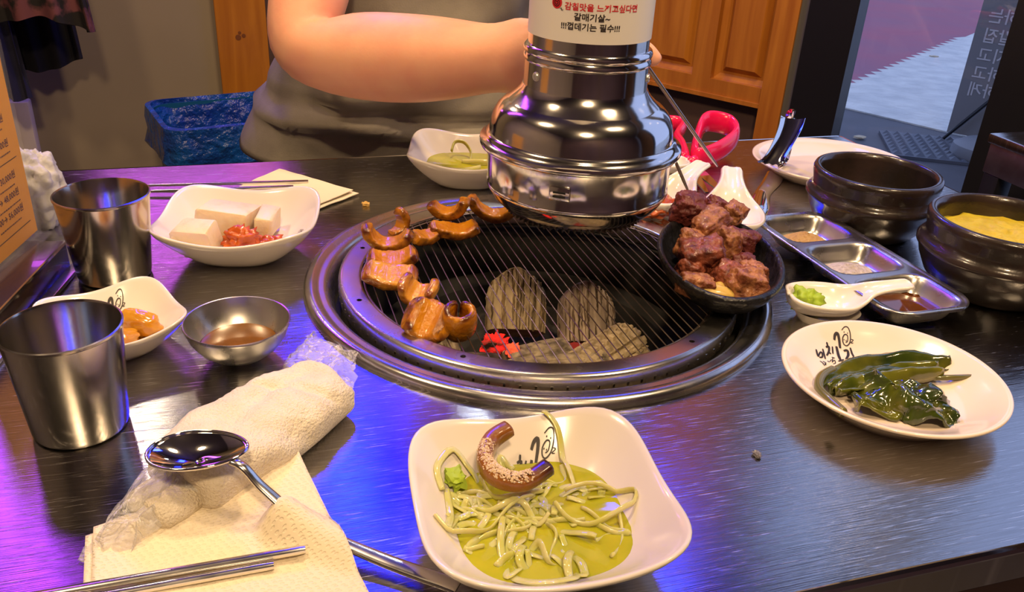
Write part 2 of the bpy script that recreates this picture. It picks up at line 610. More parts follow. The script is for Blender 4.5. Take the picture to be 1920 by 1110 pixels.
# street outside
pave_w = mat('pale paving', (0.74, 0.73, 0.66), 0.8, var=(0.58, 0.58, 0.54), scale=7, bump=1.0, bscale=12, bdist=.03, detail=8)
pave_p = mat('pink paving', (0.42, 0.12, 0.16), 0.8, var=(0.33, 0.13, 0.18), scale=1.5, bump=0.2, bscale=20)
pave_g = mat('grey threshold', (0.085, 0.085, 0.10), 0.6, var=(0.07, 0.07, 0.08), scale=6)
def quadslab(pts, z0, z1):
    n = len(pts)
    V = [(x, y, z) for z in (z0, z1) for x, y in pts]
    return V, [tuple(range(n)), tuple(range(n, 2 * n))] + [(i, (i + 1) % n, n + (i + 1) % n, n + i) for i in range(n)]
def outw(s, d):
    p = wp(s, 0, d)
    return (p.x, p.y)
struct('ground_threshold', quadslab([outw(-1.5, -0.1), outw(4.5, -0.1), (6.0, -2.0), (4.0, 1.795), (2.99, 3.78), (2.2, 5.33), (1.2, 5.6)], -0.12, -0.004), pave_g)
def toothed(A, B, step=.115, dep=.055):
    A, B = Vector((*A, 0)), Vector((*B, 0))
    d = (B - A).normalized()
    n_ = int((B - A).length / step)
    q = Vector((-d.y, d.x, 0))
    out = []
    for k in range(n_):
        p = A + d * step * k
        out += [(p.x, p.y), ((p + d * step * .5 + q * dep).x, (p + d * step * .5 + q * dep).y)]
    return out + [(B.x, B.y)]
TE = toothed((3.25, 4.12), (5.42, 5.57)) + [(9.0, 7.97)]
struct('ground_paving', quadslab([(2.99, 3.78), (4.0, 1.795), (7.5, -4.0), (12, 0)] + TE[::-1] + [(2.79, 3.80)], -0.12, 0.003), pave_w)
struct('ground_pink', quadslab([(1.2, 5.6), (2.2, 5.33), (2.985, 3.8), (3.3, 4.155), (5.42, 5.575), (9.0, 7.975), (12, 10), (10, 16), (0, 16)], -0.12, 0.001), pave_p)
fac_m = mat('dim shopfront', (0.16, 0.16, 0.2), 0.7, var=(0.1, 0.1, 0.12), scale=0.6)
# tactile mat just outside the glass
tm = thing('floor_mat', 'grey rubber doormat of raised pyramids outside the glass', 'mat', (2.95, 3.06, 0.0), radians(-30))
rub = mat('grey rubber', (0.085, 0.095, 0.12), 0.5)
part('mat_base', box(-0.19, 0.19, -0.2, 0.2, -0.003, 0.010), rub, tm)
pyr = new_mesh('stud', [(-.021, -.021, 0), (.021, -.021, 0), (.021, .021, 0), (-.021, .021, 0), (0, 0, .014)], [(0, 1, 4), (1, 2, 4), (2, 3, 4), (3, 0, 4), (3, 2, 1, 0)], 5)
pyr.materials.append(rub)
for i in range(8):
    for j in range(8):
        o = bpy.data.objects.new('stud', pyr)
        link(o, tm)
        o.location = (-0.164 + 0.047 * i, -0.164 + 0.047 * j, 0.0095)
# banner stand outside
bs = thing('banner_stand', 'outdoor banner stand with grey sheet of mirrored white lettering', 'banner', (3.13, 3.17, 0), 0)
BD = Vector((0.5524, -0.8336, 0))
BN = Vector((-0.8336, -0.5524, 0))          # towards the room
ban_m = mat('grey translucent banner', (0.20, 0.205, 0.22), 0.7)
def bpnt(x, z, d=0.0):
    return tuple(BD * x + BN * d + Vector((0, 0, z)))
part('banner_sheet', ([bpnt(x, z, d) for x in (0, 0.6) for d in (-0.002, 0) for z in (0.04, 1.8)], box(0, 1, 0, 1, 0, 1)[1]), ban_m, bs)
let_m = mat('pale lettering', (0.52, 0.52, 0.55), 0.7)
for row, (txt, z) in enumerate((('사랑하는', 0.545), ('삼 갈집', 0.460), ('빼지고', 0.378), ('삭하고', 0.300), ('족하게', 0.225))):
    V, F = text_vf(txt, 0.068, 0.012, 'RIGHT')
    part('lettering', ([bpnt(0.035 - v.x, z + v.y, 0.002) for v in V], F), let_m, bs, sharp=0)
part('support_rod', tube([bpnt(-0.01, 0.0, 0.03), bpnt(0.4, 0.58, 0.03)], 0.008, 8), M_BLACKF, bs)
part('support_rod', tube([bpnt(0.6, 0.0, 0.03), bpnt(0.1, 1.0, 0.03)], 0.008, 8), M_BLACKF, bs)
part('water_base', xf(lathe([(0, 0), (0.13, 0), (0.14, 0.02), (0.135, 0.06), (0.1, 0.085), (0, 0.09)], 28, sx=1.3), (-0.02, -0.32, 0), (0, 0, -0.9)), mat('grey plastic', (0.20, 0.21, 0.23), 0.5), bs)

# stray leaves on the street
leaf_m = mat('dry leaf', (0.55, 0.45, 0.3), 0.8)
for i, (lx, ly) in enumerate(((3.62, 4.75), (3.42, 4.55), (3.35, 4.3), (4.55, 4.9), (2.72, 3.25), (2.45, 3.2))):
    single('dry_leaf', xf(blob((0.03, 0.022, 0.006), i, 2, 0.5), (lx, ly, 0.006)), leaf_m, 'small dry leaf fallen on the pink paving outside' if i < 3 else ('small dry leaf on the pale paving outside' if i == 3 else 'small dry leaf on the dark threshold outside the glass'), 'leaf', 'dry leaves on the street')

# neighbouring table corner by the window
nb = thing('side_table', 'corner of a neighbouring steel topped table before the window', 'table', (1.08, 1.0, 0))
part('table_top', bbox(0.0, 0.32, -0.35, 0.012, 0.735, 0.75, 0.003), M_TABLE, nb)
part('edge_apron', bbox(0.004, 0.316, -0.346, 0.008, 0.69, 0.737, 0.002), mat('scuffed steel apron', (0.45, 0.40, 0.38), 0.35, 1.0, var=(0.3, 0.22, 0.2), scale=20), nb)
for lx, ly in ((0.02, -0.01), (0.02, -0.33), (0.30, -0.33)):
    part('leg', bbox(lx - 0.015, lx + 0.015, ly - 0.015, ly + 0.015, 0, 0.69, 0.002), M_BLACKF, nb)

# ------------------------------------------------------------------ blue bin
bn = thing('trash_bin', 'blue plastic bin with crumpled blue liner folded over its rim', 'trash bin', (-0.03, 2.0, 0), radians(14))
def rrect(a, b, r, n=8, dense=0):
    P = []
    for cx, cy, a0 in ((a - r, b - r, 0), (-a + r, b - r, pi / 2), (-a + r, -b + r, pi), (a - r, -b + r, 1.5 * pi)):
        for k in range(n + 1):
            t = a0 + pi / 2 * k / n
            P.append((cx + r * cos(t), cy + r * sin(t)))
    if dense:
        Q = []
        for i, p in enumerate(P):
            q = P[(i + 1) % len(P)]
            m = max(1, int(hypot(q[0] - p[0], q[1] - p[1]) / dense))
            Q += [(p[0] + (q[0] - p[0]) * k / m, p[1] + (q[1] - p[1]) * k / m) for k in range(m)]
        P = Q
    return P
def loft(rings):
    """rings: list of equal length point lists; first and last capped"""
    n = len(rings[0])
    V = [p for r in rings for p in r]
    F = []
    for k in range(len(rings) - 1):
        for i in range(n):
            j = (i + 1) % n
            F.append((k * n + i, k * n + j, (k + 1) * n + j, (k + 1) * n + i))
    F.append(tuple(range(n)))
    F.append(tuple((len(rings) - 1) * n + i for i in range(n)))
    return V, F
BINQ = [(x / .16, y / .135) for x, y in rrect(.16, .135, .045, 8, .012)]
def rr3(a, b, r, z, wob=0.0, seed=0):
    return [(x * (1 + wob * fbm((x * 9, y * 9, z * 7 + seed))), y * (1 + wob * fbm((x * 9, y * 9, z * 7 + seed))), z + wob * 0.12 * fbm((x * 14, y * 14, seed))) for x, y in [(u * a, v * b) for u, v in BINQ]]
bin_m = mat('teal blue plastic', (0.004, 0.075, 0.16), 0.4)
lin_m = mat('blue liner film', (0.006, 0.030, 0.20), 0.2, var=(0.006, 0.075, 0.30), scale=12, bump=1.0, bscale=22, bdist=.03)
part('tub', loft([rr3(.115, .095, .04, 0), rr3(.15, .125, .045, .53), rr3(.157, .132, .045, .535), rr3(.157, .132, .045, .548), rr3(.145, .12, .04, .548), rr3(.11, .09, .04, .03)]), bin_m, bn)
part('liner', loft([rr3(.160, .135, .045, .462, .05, 1), rr3(.168, .143, .045, .478, .07, 2), rr3(.165, .140, .045, .505, .05, 7), rr3(.163, .138, .045, .53, .03, 3), rr3(.160, .135, .045, .556), rr3(.150, .125, .045, .558), rr3(.142, .117, .04, .53, .04, 4), rr3(.13, .105, .04, .44, .08, 5), rr3(.12, .095, .04, .3, .08, 6), rr3(.10, .08, .04, .1)]), lin_m, bn)

# ------------------------------------------------------------------ coats hanging on the wall
def coat(name, label, hem, left, right, y, m, seed):
    """hanging garment: hem = list of (x, z) along the bottom; sides run up to the pegs"""
    t = thing(name, label, 'clothing', (hem[0][0], y, hem[0][1]), 0, 'coats hung on the wall')
    H = catmull([(x, 0, z) for x, z in hem], 8)
    n = len(H)
    def fn(u, v):
        h = H[min(n - 1, int(round(u * (n - 1))))]
        top = Vector((left + (right - left) * u, 0, 1.80))
        p = h.lerp(top, v)
        d = -.022 * sin(u * pi) * (1 - .4 * v) - .010 * sin(u * 19 + seed + 2 * v) * (1 - .3 * v) + .012 * fbm((u * 3, v * 3, seed))
        return (p.x - hem[0][0], d, p.z - hem[0][1])
    part('cloth', sheet(n, 18, fn, .012), m, t)
    return t
navy = mat('navy wool', (0.010, 0.010, 0.030), 0.9, bump=0.3, bscale=150)
blackc = mat('black cloth', (0.003, 0.003, 0.008), 0.9, bump=0.3, bscale=150)
check = mat('dark checked cloth', (0.010, 0.008, 0.009), 0.9, var=(0.13, 0.04, 0.05), scale=16, lo=0.5, hi=0.58)
coat('hanging_coat', 'navy wool coat hanging lowest beside the menu stand', [(-.62, .60), (-.545, .592), (-.505, .580), (-.470, .556), (-.452, .560)], -.64, -.50, 2.13, navy, 1)
coat('hanging_coat', 'black coat hanging behind the navy one with rounded hem', [(-.49, .612), (-.445, .604), (-.405, .608), (-.365, .622), (-.338, .634)], -.52, -.42, 2.20, blackc, 2)
coat('hanging_coat', 'dark checked garment hung over the black coat', [(-.462, .733), (-.43, .738), (-.385, .748), (-.345, .738), (-.305, .721), (-.284, .714)], -.50, -.38, 2.06, check, 3)
hk = single('coat_rack', join(box(-0.8, -0.25, 2.285, 2.3, 1.75, 1.82), *[tube([(x, 2.29, 1.79), (x, 2.24, 1.79), (x, 2.22, 1.82)], 0.006, 6) for x in (-0.62, -0.48, -0.36)]), M_WOOD, 'wooden peg rack on the beige wall carrying the coats', 'coat rack')

# ================================================================== TABLE
tb = thing('dining_table', 'stainless steel dining table with round grill opening', 'table', (0, 0, 0))
TX0, TX1, TY0, TY1 = -0.40, 0.826, 0.273, 1.03
GX, GY = 0.2405, 0.6595
def table_plate():
    N = 160
    V, F = [], []
    ang = [2 * pi * i / N for i in range(N)]
    cor = sorted([atan2(y - GY, x - GX) % (2 * pi) for x in (TX0, TX1) for y in (TY0, TY1)])
    for c in cor:
        k = min(range(N), key=lambda i: abs(ang[i] - c))
        ang[k] = c
    for z in (TZ, TZ - 0.028):
        for a in ang:
            V.append((GX + 0.19 * cos(a), GY + 0.19 * sin(a), z))
        for a in ang:
            tx = abs((TX1 if cos(a) > 0 else TX0) - GX) / max(abs(cos(a)), 1e-9)
            ty = abs((TY1 if sin(a) > 0 else TY0) - GY) / max(abs(sin(a)), 1e-9)
            t = min(tx, ty)
            V.append((GX + t * cos(a), GY + t * sin(a), z))
    for i in range(N):
        j = (i + 1) % N
        F += [(i, j, N + j, N + i), (2 * N + i, 3 * N + i, 3 * N + j, 2 * N + j), (i, 2 * N + i, 2 * N + j, j), (N + i, N + j, 3 * N + j, 3 * N + i)]
    return V, F
part('table_top', table_plate(), M_TABLE, tb, sharp=30)
apr_m = mat('dark brown laminate', (0.035, 0.016, 0.012), 0.4, var=(0.025, 0.012, 0.01), scale=9)
edge = rrect((TX1 - TX0) / 2, (TY1 - TY0) / 2, 0.006, 4)
part('edge_trim', tube([((TX0 + TX1) / 2 + x, (TY0 + TY1) / 2 + y, TZ - 0.0025) for x, y in edge], 0.003, 8, closed=True), M_CHROME, tb)
part('apron', join(box(TX0, TX1, TY0 + .001, TY0 + 0.02, 0.64, TZ - 0.005), box(TX0, TX1, TY1 - 0.02, TY1 - .001, 0.64, TZ - 0.005), box(TX0 + .001, TX0 + 0.02, TY0 + 0.02, TY1 - 0.02, 0.64, TZ - 0.005), box(TX1 - 0.02, TX1 - .001, TY0 + 0.02, TY1 - 0.02, 0.64, TZ - 0.005)), apr_m, tb, sharp=5)
for lx in (TX0 + 0.04, TX1 - 0.04):
    for ly in (TY0 + 0.04, TY1 - 0.04):
        part('leg', bbox(lx - .02, lx + .02, ly - .02, ly + .02, 0, 0.66, 0.003), M_BLACKF, tb)

# ------------------------------------------------------------------ grill
gr = thing('charcoal_grill', 'round steel charcoal grill set into the table', 'grill', (GX, GY, TZ))
part('outer_ring', lathe([(0.2056, -0.001), (0.2062, 0.002), (0.2050, 0.0052), (0.2015, 0.0075), (0.1975, 0.0074), (0.1945, 0.0052), (0.1925, 0.0046), (0.1895, 0.0050), (0.1865, 0.0040), (0.1835, -0.0005), (0.1815, -0.006), (0.1805, -0.02), (0.186, -0.024), (0.1895, -0.003), (0.2056, -0.001)], 128), M_RING, gr)
part('fire_pot', lathe([(0.188, -0.022), (0.172, -0.020), (0.160, -0.030), (0.150, -0.045), (0.150, -0.062), (0.128, -0.066), (0.122, -0.075), (0.112, -0.135), (0.09, -0.145), (0, -0.147), (0, -0.155), (0.13, -0.152), (0.155, -0.07), (0.17, -0.03), (0.188, -0.026), (0.188, -0.022)], 72), mat('sooty fire pot', (0.010, 0.009, 0.008), 0.85, var=(0.004, 0.004, 0.004), scale=30, bump=0.6, bscale=60), gr)
gt_ = thing('wire_grate', 'steel framed wire grate lying over the charcoal', 'grate', (GX, GY, TZ))
fr = part('frame', lathe([(0.1762, -0.006), (0.1766, 0.0030), (0.1765, 0.0068), (0.1758, 0.0088), (0.1745, 0.0098), (0.1728, 0.0101), (0.1722, 0.01012), (0.1590, 0.0094), (0.1582, 0.0093), (0.1570, 0.0086), (0.1568, 0.0060), (0.1700, 0.0070), (0.1742, 0.0040), (0.1742, -0.006), (0.1762, -0.006)], 144), M_RING, gt_)
NS = 96
HA = (-171, 152, -128, -62, -8, 40, 95)
cuts = []
for i in range(NS):
    a = 2 * pi * i / NS
    cuts.append(xf(box(-0.0009, 0.0009, -0.004, 0.002, -0.0014, 0.0016), (0.1766 * cos(a), 0.1766 * sin(a), -0.0010), (0, 0, a - pi / 2)))
for a in HA:
    cuts.append(xf(lathe([(0, 0.006), (0.0022, 0.006), (0.0022, -0.006), (0, -0.006)], 14), (0.1655 * cos(radians(a)), 0.1655 * sin(radians(a)), 0.0090)))
cutter = part('cutter', join(*cuts), None)
bmf = bmesh.new()
bmf.from_mesh(fr.data)
bmesh.ops.remove_doubles(bmf, verts=bmf.verts, dist=1e-6)
bmesh.ops.recalc_face_normals(bmf, faces=bmf.faces)
bmf.to_mesh(fr.data)
bmf.free()
bo = fr.modifiers.new('openings', 'BOOLEAN')
bo.operation = 'DIFFERENCE'
bo.solver = 'EXACT'
bo.object = cutter
cutter.location = (GX, GY, TZ)
bpy.context.view_layer.update()
cutm = bpy.data.meshes.new_from_object(fr.evaluated_get(bpy.context.evaluated_depsgraph_get()))
fr.modifiers.clear()
fr.data = cutm
for pl in cutm.polygons:
    pl.use_smooth = True
cutm.set_sharp_from_angle(angle=radians(30))
bpy.data.objects.remove(cutter)
def sleeve_ring(P, h0, h1, axis):
    """open sleeve lining a hole: outline P swept between h0 and h1"""
    n_ = len(P)
    V = [(p[0], h, p[1]) if axis == 'y' else (p[0], p[1], h) for h in (h0, h1) for p in P]
    return V, [(i, (i + 1) % n_, n_ + (i + 1) % n_, n_ + i) for i in range(n_)]
slot = new_mesh('vent_slot', *sleeve_ring([(-0.0009, -0.0014), (0.0009, -0.0014), (0.0009, 0.0016), (-0.0009, 0.0016)], -0.0002, 0.0022, 'y'), 5)
slot.materials.append(M_RING)
for i in range(NS):
    a = 2 * pi * i / NS
    o = bpy.data.objects.new('vent_slot', slot)
    link(o, fr)
    o.location = (0.1766 * cos(a), 0.1766 * sin(a), -0.0010)
    o.rotation_euler = (0, 0, a + pi / 2)
hole = new_mesh('screw_hole', *sleeve_ring([(0.0022 * cos(2 * pi * k / 14), 0.0022 * sin(2 * pi * k / 14)) for k in range(14)], -0.0030, 0.0004, 'z'), 30)
hole.materials.append(M_RING)
for a in HA:
    o = bpy.data.objects.new('screw_hole', hole)
    link(o, fr)
    o.location = (0.1655 * cos(radians(a)), 0.1655 * sin(radians(a)), 0.0094)
wire_m = mat('grate wire', (0.40, 0.36, 0.32), 0.35, 1.0, var=(0.25, 0.2, 0.17), scale=60)
NW = 37
for i in range(NW):
    x = -0.1475 + 0.295 * i / (NW - 1)
    h = sqrt(0.1585 ** 2 - x * x)
    part('wire', tube([(x, -h, 0.0068), (x, h, 0.0068)], 0.00048, 6), wire_m, gt_)
part('rim_wire', tube([(0.1545 * cos(2 * pi * k / 90), 0.1545 * sin(2 * pi * k / 90), 0.0056) for k in range(90)], 0.0011, 6, closed=True), wire_m, gt_)

# charcoal
ash_m = mat('ashy charcoal', (0.50, 0.40, 0.29), 0.95, var=(0.16, 0.12, 0.085), scale=90, stretch=(1, 1, .16), bump=0.8, bscale=60, lo=0.4, hi=0.7)
ash2_m = mat('grey charcoal ash', (0.42, 0.34, 0.23), 0.95, var=(0.10, 0.08, 0.06), scale=75, bump=0.9, bscale=90, lo=.4, hi=.66)
ember_m = mat('glowing ember', (0.12, 0.02, 0.01), 0.9, var=(0.05, 0.03, 0.02), scale=130, stretch=(.4, 1, 1), emit=(1.0, 0.02, 0.014, 1.3), lo=.45, hi=.62)
emb2_m = mat('orange ember', (0.3, 0.08, 0.02), 0.9, var=(.3, .2, .1), scale=120, emit=(1.0, 0.075, 0.03, 1.4), lo=.5, hi=.7)
deep_m = mat('dull ember', (0.1, 0.01, 0.005), 0.9, emit=(0.35, 0.01, 0.006, 0.5))
def grooved(r, L, seed, n=96, m=43, depth=0.05, cut=False, taper=0.0):
    """log with lengthwise cracks, rounded end; mark = dark cracks"""
    V, F = [], []
    for j in range(m):
        t = j / (m - 1)
        e = min(t, 1 - t) * L
        cap = min(1.0, (e / 0.006)) if e < 0.006 else 1.0
        rr = r * (0.90 + 0.10 * sqrt(max(0, cap))) * (1 - taper * t)
        for i in range(n):
            a = 2 * pi * i / n
            g = fbm((cos(a) * 9 + seed, sin(a) * 9, t * 2.5 + seed), 1.0, 3)
            k = 1 - depth * max(0, g) ** 0.6 + .02 * fbm((cos(a) * 4, sin(a) * 4, t * 9 + seed))
            if cut:
                line = (j % 5 == 0) or (i % 7 == 0)
                k *= 1 - (.17 if line else 0)
            V.append((rr * k * cos(a), rr * k * sin(a), t * L))
    for j in range(m - 1):
        for i in range(n):
            i2 = (i + 1) % n
            F.append((j * n + i, j * n + i2, (j + 1) * n + i2, (j + 1) * n + i))
    F.append(tuple(range(n)))
    F.append(tuple((m - 1) * n + i for i in range(n)))
    return V, F
def coal(label, r, L, loc, rot, seed, m=None, cut=False, sc=(1, 1, 1)):
    VF = xf(grooved(r, L, seed, cut=cut, depth=0.10), (0, 0, 0), (0, 0, 0), sc)
    return single('charcoal', VF, m or ash_m, label, 'charcoal', 'charcoal under the grate', loc, rot, sharp=30)
def coal_slab(label, w, hh, th, loc, rot, seed, m):
    """split log standing on end: rounded top, lengthwise cracks on its face"""
    nx, nz = 130, 40
    V, F = [], []
    for side in (-1, 1):
        for j in range(nz):
            h = hh * j / (nz - 1)
            k = h - (hh - w)
            wd = w * (sqrt(max(.02, 1 - (k / w) ** 2)) if k > 0 else 1 - .05 * (k / hh) ** 2)
            for i in range(nx):
                u = (i / (nx - 1) - .5) * 2
                x = wd * u
                g = fbm((x * 400, h * 20, seed), 1, 3)
                dep = th * (1 - abs(u) ** 6) + .0200 * max(-.45, min(0, g + .10)) + .0008 * fbm((x * 300, h * 200, seed))
                V.append((x + .0007 * fbm((h * 160, u, seed)), side * dep * (1 if side > 0 else .7), h + .0012 * fbm((u * 16, seed, 4)) * (j / nz)))
    o = nx * nz
    for j in range(nz - 1):
        for i in range(nx - 1):
            q = (j * nx + i, j * nx + i + 1, (j + 1) * nx + i + 1, (j + 1) * nx + i)
            F.append(q); F.append(tuple(k + o for k in reversed(q)))
    rim = [i for i in range(nx)] + [j * nx + nx - 1 for j in range(1, nz)] + [(nz - 1) * nx + i for i in range(nx - 2, -1, -1)] + [j * nx for j in range(nz - 2, 0, -1)]
    for k in range(len(rim)):
        p, q = rim[k], rim[(k + 1) % len(rim)]
        F.append((p, q, q + o, p + o))
    return single('charcoal', (V, F), m, label, 'charcoal', 'charcoal under the grate', loc, rot, sharp=30)
ash_y = mat('tan ashy charcoal', (0.52, 0.41, 0.25), 0.95, var=(0.26, 0.20, 0.12), scale=90, stretch=(1, 1, .16), bump=0.9, bscale=90, lo=.4, hi=.7)
coal_slab('broad round topped charcoal slab standing behind the red ember', .029, .062, .016, (0.2275, 0.676, 0.688), (radians(-46), 0, radians(-16)), 1, ash_y)
coal_slab('narrower charcoal slab standing beside the broad one', .0275, .058, .016, (0.286, 0.640, 0.689), (radians(-44), 0, radians(-14)), 2, ash_m)
coal('charcoal block cracked in a grid lying at the grill front', 0.0235, 0.078, (0.312, 0.606, 0.704), (radians(90), 0, radians(-56)), 3, ash_y, cut=True)
coal('ashy charcoal lump in the middle of the ember bed', 0.020, 0.056, (0.2515, 0.604, 0.699), (radians(90), radians(10), radians(-80)), 4, ash2_m)
coal('flat charcoal piece below the grid cracked block', 0.0135, 0.085, (0.272, 0.566, 0.712), (radians(90), 0, radians(-92)), 5, ash2_m)
coal('dark charcoal stick under the dark rimmed pork skin', 0.014, 0.060, (0.186, 0.592, 0.704), (radians(90), 0, radians(-104)), 6, mat('half burnt charcoal', (0.10, 0.07, 0.05), .95, var=(.03, .022, .018), scale=60, bump=.8))
coal('pale charcoal stub under the squared pork skin', 0.016, 0.045, (0.151, 0.608, 0.683), (radians(-30), 0, radians(30)), 7, ash2_m)
single('ember', xf(blob((0.011, 0.006, 0.010), 5, 4, 0.6, 3, 0, .15), (0.190, 0.619, 0.712)), ember_m, 'bright red glowing ember between the charcoal', 'ember')
single('ember', xf(blob((0.006, 0.006, 0.006), 9, 3, 0.5, 3), (0.200, 0.598, 0.717)), emb2_m, 'small orange glowing spot on the ashy lump', 'ember')
single('ember', xf(blob((0.016, 0.011, 0.006), 3, 3, 0.4, 3), (0.264, 0.607, 0.703)), deep_m, 'dull dark red ember beside the grid cracked block', 'ember')
ashbed = grid(40, 40, lambda u, v: (GX + 0.118 * (2 * u - 1) * sqrt(1 - (2 * v - 1) ** 2 / 2), GY + 0.118 * (2 * v - 1) * sqrt(1 - (2 * u - 1) ** 2 / 2), 0.664 + 0.012 * fbm((u * 9, v * 9, 1))))
single('ash_bed', ashbed, mat('dark ash', (0.012, 0.011, 0.010), 0.95, var=(0.035, 0.03, 0.025), scale=50), 'dark ash and cinders lining the fire pot', 'ash', kind='stuff')

# ================================================================== EXTRACTION HOOD
HX, HY = 0.27, 0.66
hd = thing('extractor_hood', 'polished steel extractor hood hanging over the grill', 'extractor hood', (HX, HY, 0))
hs_m = mat('polished hood steel', (0.74, 0.71, 0.67), 0.075, 1.0, rvar=0.09, scale=22)
body = part('hood_bowl', lathe([(0.046, .826), (0.047, .8205), (0.055, .8190), (.0645, .8235), (.0715, .8300), (.0762, .8375), (.0780, .8405), (.0776, .8440), (.0768, .8455), (.0784, .8660), (.0795, .8715), (.0800, .8735), (.074, .874), (.074, .846), (.068, .832), (.060, .825), (.046, .826)], 96), hs_m, hd)
part('bottom_screen', lathe([(0, .829), (.046, .829), (.046, .822), (0, .822)], 48), mat('dark screen', (0.10, 0.09, 0.08), 0.4, 0.8), body)
slit = new_mesh('grille_slit', *box(-.0006, .0006, -.007, .007, -.0015, .0015), 5)  # dark bars painted in for the shade inside the grille slits
slit.materials.append(mat('slit shade', (0.06, 0.055, 0.05), 0.4, 0.8))
for i in range(72):
    a = 2 * pi * i / 72
    o = bpy.data.objects.new('grille_slit', slit)
    link(o, body)
    o.location = (0.0535 * cos(a), 0.0535 * sin(a), 0.8195)
    o.rotation_euler = (0, 0, a - pi / 2)
part('hood_dome', lathe([(.0795, .8735), (.0842, .8745), (.0853, .8770), (.0846, .8800), (.0815, .8815), (.0802, .8835), (.0795, .8850), (.0772, .8862), (.0768, .8890), (.0762, .8940), (.0745, .9000), (.0712, .9058), (.0665, .9105), (.0632, .9122), (.0622, .9130), (.0600, .9150), (.0560, .9185), (.0528, .9225), (.0512, .9260), (.049, .926), (.049, .92), (.06, .909), (.07, .895), (.073, .88), (.0795, .8735)], 96), hs_m, hd)
col_ = part('collar', lathe([(.0500, .924), (.0512, .9245), (.0506, .9270), (.0503, .9450), (.0514, .9462), (.0518, .9480), (.0512, .9498), (.0505, .9510), (.0516, .9522), (.0521, .9545), (.0514, .9568), (.0500, .9580), (.047, .958), (.047, .924), (.0500, .924)], 96), hs_m, hd)
CA = atan2(-HY, -HX)
for da in (-50, 78):
    a = CA + radians(da)
    part('rivet', xf(lathe([(0, .0018), (.0016, .0018), (.0018, .0010), (.0030, .0016), (.0036, .0008), (.0037, -.001)], 20), (.0503 * cos(a), .0503 * sin(a), .9365), (pi / 2, 0, a + pi / 2)), mat('pale rivet', (.7, .68, .64), .3, .8), col_)
part('duct_pipe', lathe([(.0486, .955), (.0486, 2.6), (.046, 2.6), (.046, .955), (.0486, .955)], 72), hs_m, hd)
slv = part('sticker_sleeve', lathe([(.0488, .9668), (.0493, .9668), (.0493, 1.36), (.0488, 1.36), (.0488, .9668)], 96), M_SLEEVE, hd)
a = CA - radians(9)
lt = part('latch', xf(bbox(-.0085, .0085, -.0012, .0022, -.006, .006, .0016), (.0780 * cos(a), .0780 * sin(a), .8575), (0, 0, a - pi / 2)), hs_m, hd)
part('latch_bars', xf(join(box(-.005, .005, .002, .0027, .0008, .0024), box(-.005, .005, .002, .0027, -.0026, -.001)), (.0780 * cos(a), .0780 * sin(a), .8575), (0, 0, a - pi / 2)), mat('black latch bars', (0.01, 0.01, 0.01), .5), lt)  # two raised black bars on the latch face
def cyl_text(body_, a_from, a_to, z, h, m):
    V, F = text_vf(body_, 1.0, 0.022, 'LEFT', 2, 0.25)
    x0, x1 = min(v.x for v in V), max(v.x for v in V)
    y0, y1 = min(v.y for v in V), max(v.y for v in V)
    W = []
    for v in V:
        aa = CA + radians(a_from + (a_to - a_from) * (v.x - x0) / (x1 - x0))
        W.append((.0496 * cos(aa), .0496 * sin(aa), z + h * ((v.y - y0) / (y1 - y0) - .5)))
    part('lettering', (W, F), m, slv, sharp=0)
cyl_text('감칠맛을 느끼고싶다면', -23.5, 43, .9930, .0056, M_RED)
cyl_text('갈매기살~', -14.5, 17, .9860, .0056, M_INK)
cyl_text('!!!껍데기는 필수!!!', -25.8, 26.8, .9790, .0056, M_INK)
sw = [(0.0034 * (1 - k / 40) * cos(k * .42 + 1), 0.0034 * (1 - k / 40) * sin(k * .42 + 1)) for k in range(36)]
disc = lathe([(0, 0), (.0022, 0), (.0044, 0)], 28)
W = [(.0495 * cos(CA + radians(-31.5) + v[0] / .0495), .0495 * sin(CA + radians(-31.5) + v[0] / .0495), .9945 + v[1]) for v in disc[0]]
part('red_emblem', (W, disc[1]), M_RED, slv, sharp=0)
V, F = ribbon_flat(sw, .0006, 2)
part('emblem_swirl', ([(.0497 * cos(CA + radians(-31.5) + v[0] / .0497), .0497 * sin(CA + radians(-31.5) + v[0] / .0497), .9945 + v[1]) for v in V], F), M_INK, slv, sharp=0)
V, F = ribbon_flat([(.003, -.004), (.0045, -.0036), (.0042, -.0048), (.006, -.0046)], .0005, 3)
part('emblem_tail', ([(.0497 * cos(CA + radians(-31.5) + v[0] / .0497), .0497 * sin(CA + radians(-31.5) + v[0] / .0497), .9945 + v[1]) for v in V], F), M_INK, slv, sharp=0)

# ================================================================== PERSON
skin_m = mat('skin', (0.80, 0.42, 0.25), 0.5, var=(0.76, 0.35, 0.22), scale=22, sss=0.25, bump=0.08, bscale=260)
shirt_m = mat('grey olive jersey', (0.25, 0.225, 0.18), 0.9, var=(0.225, 0.20, 0.16), scale=40, bump=0.15, bscale=500)
pe = thing('person', 'seated diner in a grey shirt reaching behind the hood with tongs', 'person', (0.26, 1.3, 0))
def skin_body(name, nodes, edges, m, parent, root=0, sub=2):
    """nodes: (x, y, z, radius or (rx, ry)) in world coordinates"""
    me = bpy.data.meshes.new(name)
    base = Vector(parent.location)
    me.from_pydata([Vector(n[:3]) - base for n in nodes], edges, [])
    o = bpy.data.objects.new(name, me)
    link(o, parent)
    me.materials.append(m)
    md = o.modifiers.new('skin', 'SKIN')
    md.use_smooth_shade = True
    md.branch_smoothing = 0.4
    sv = me.skin_vertices[0].data
    for i, n in enumerate(nodes):
        r = n[3]
        sv[i].radius = r if isinstance(r, tuple) else (r, r)
        sv[i].use_root = (i == root)
    s2 = o.modifiers.new('sub', 'SUBSURF')
    s2.levels = s2.render_levels = sub
    return o
ND, EG = [], []
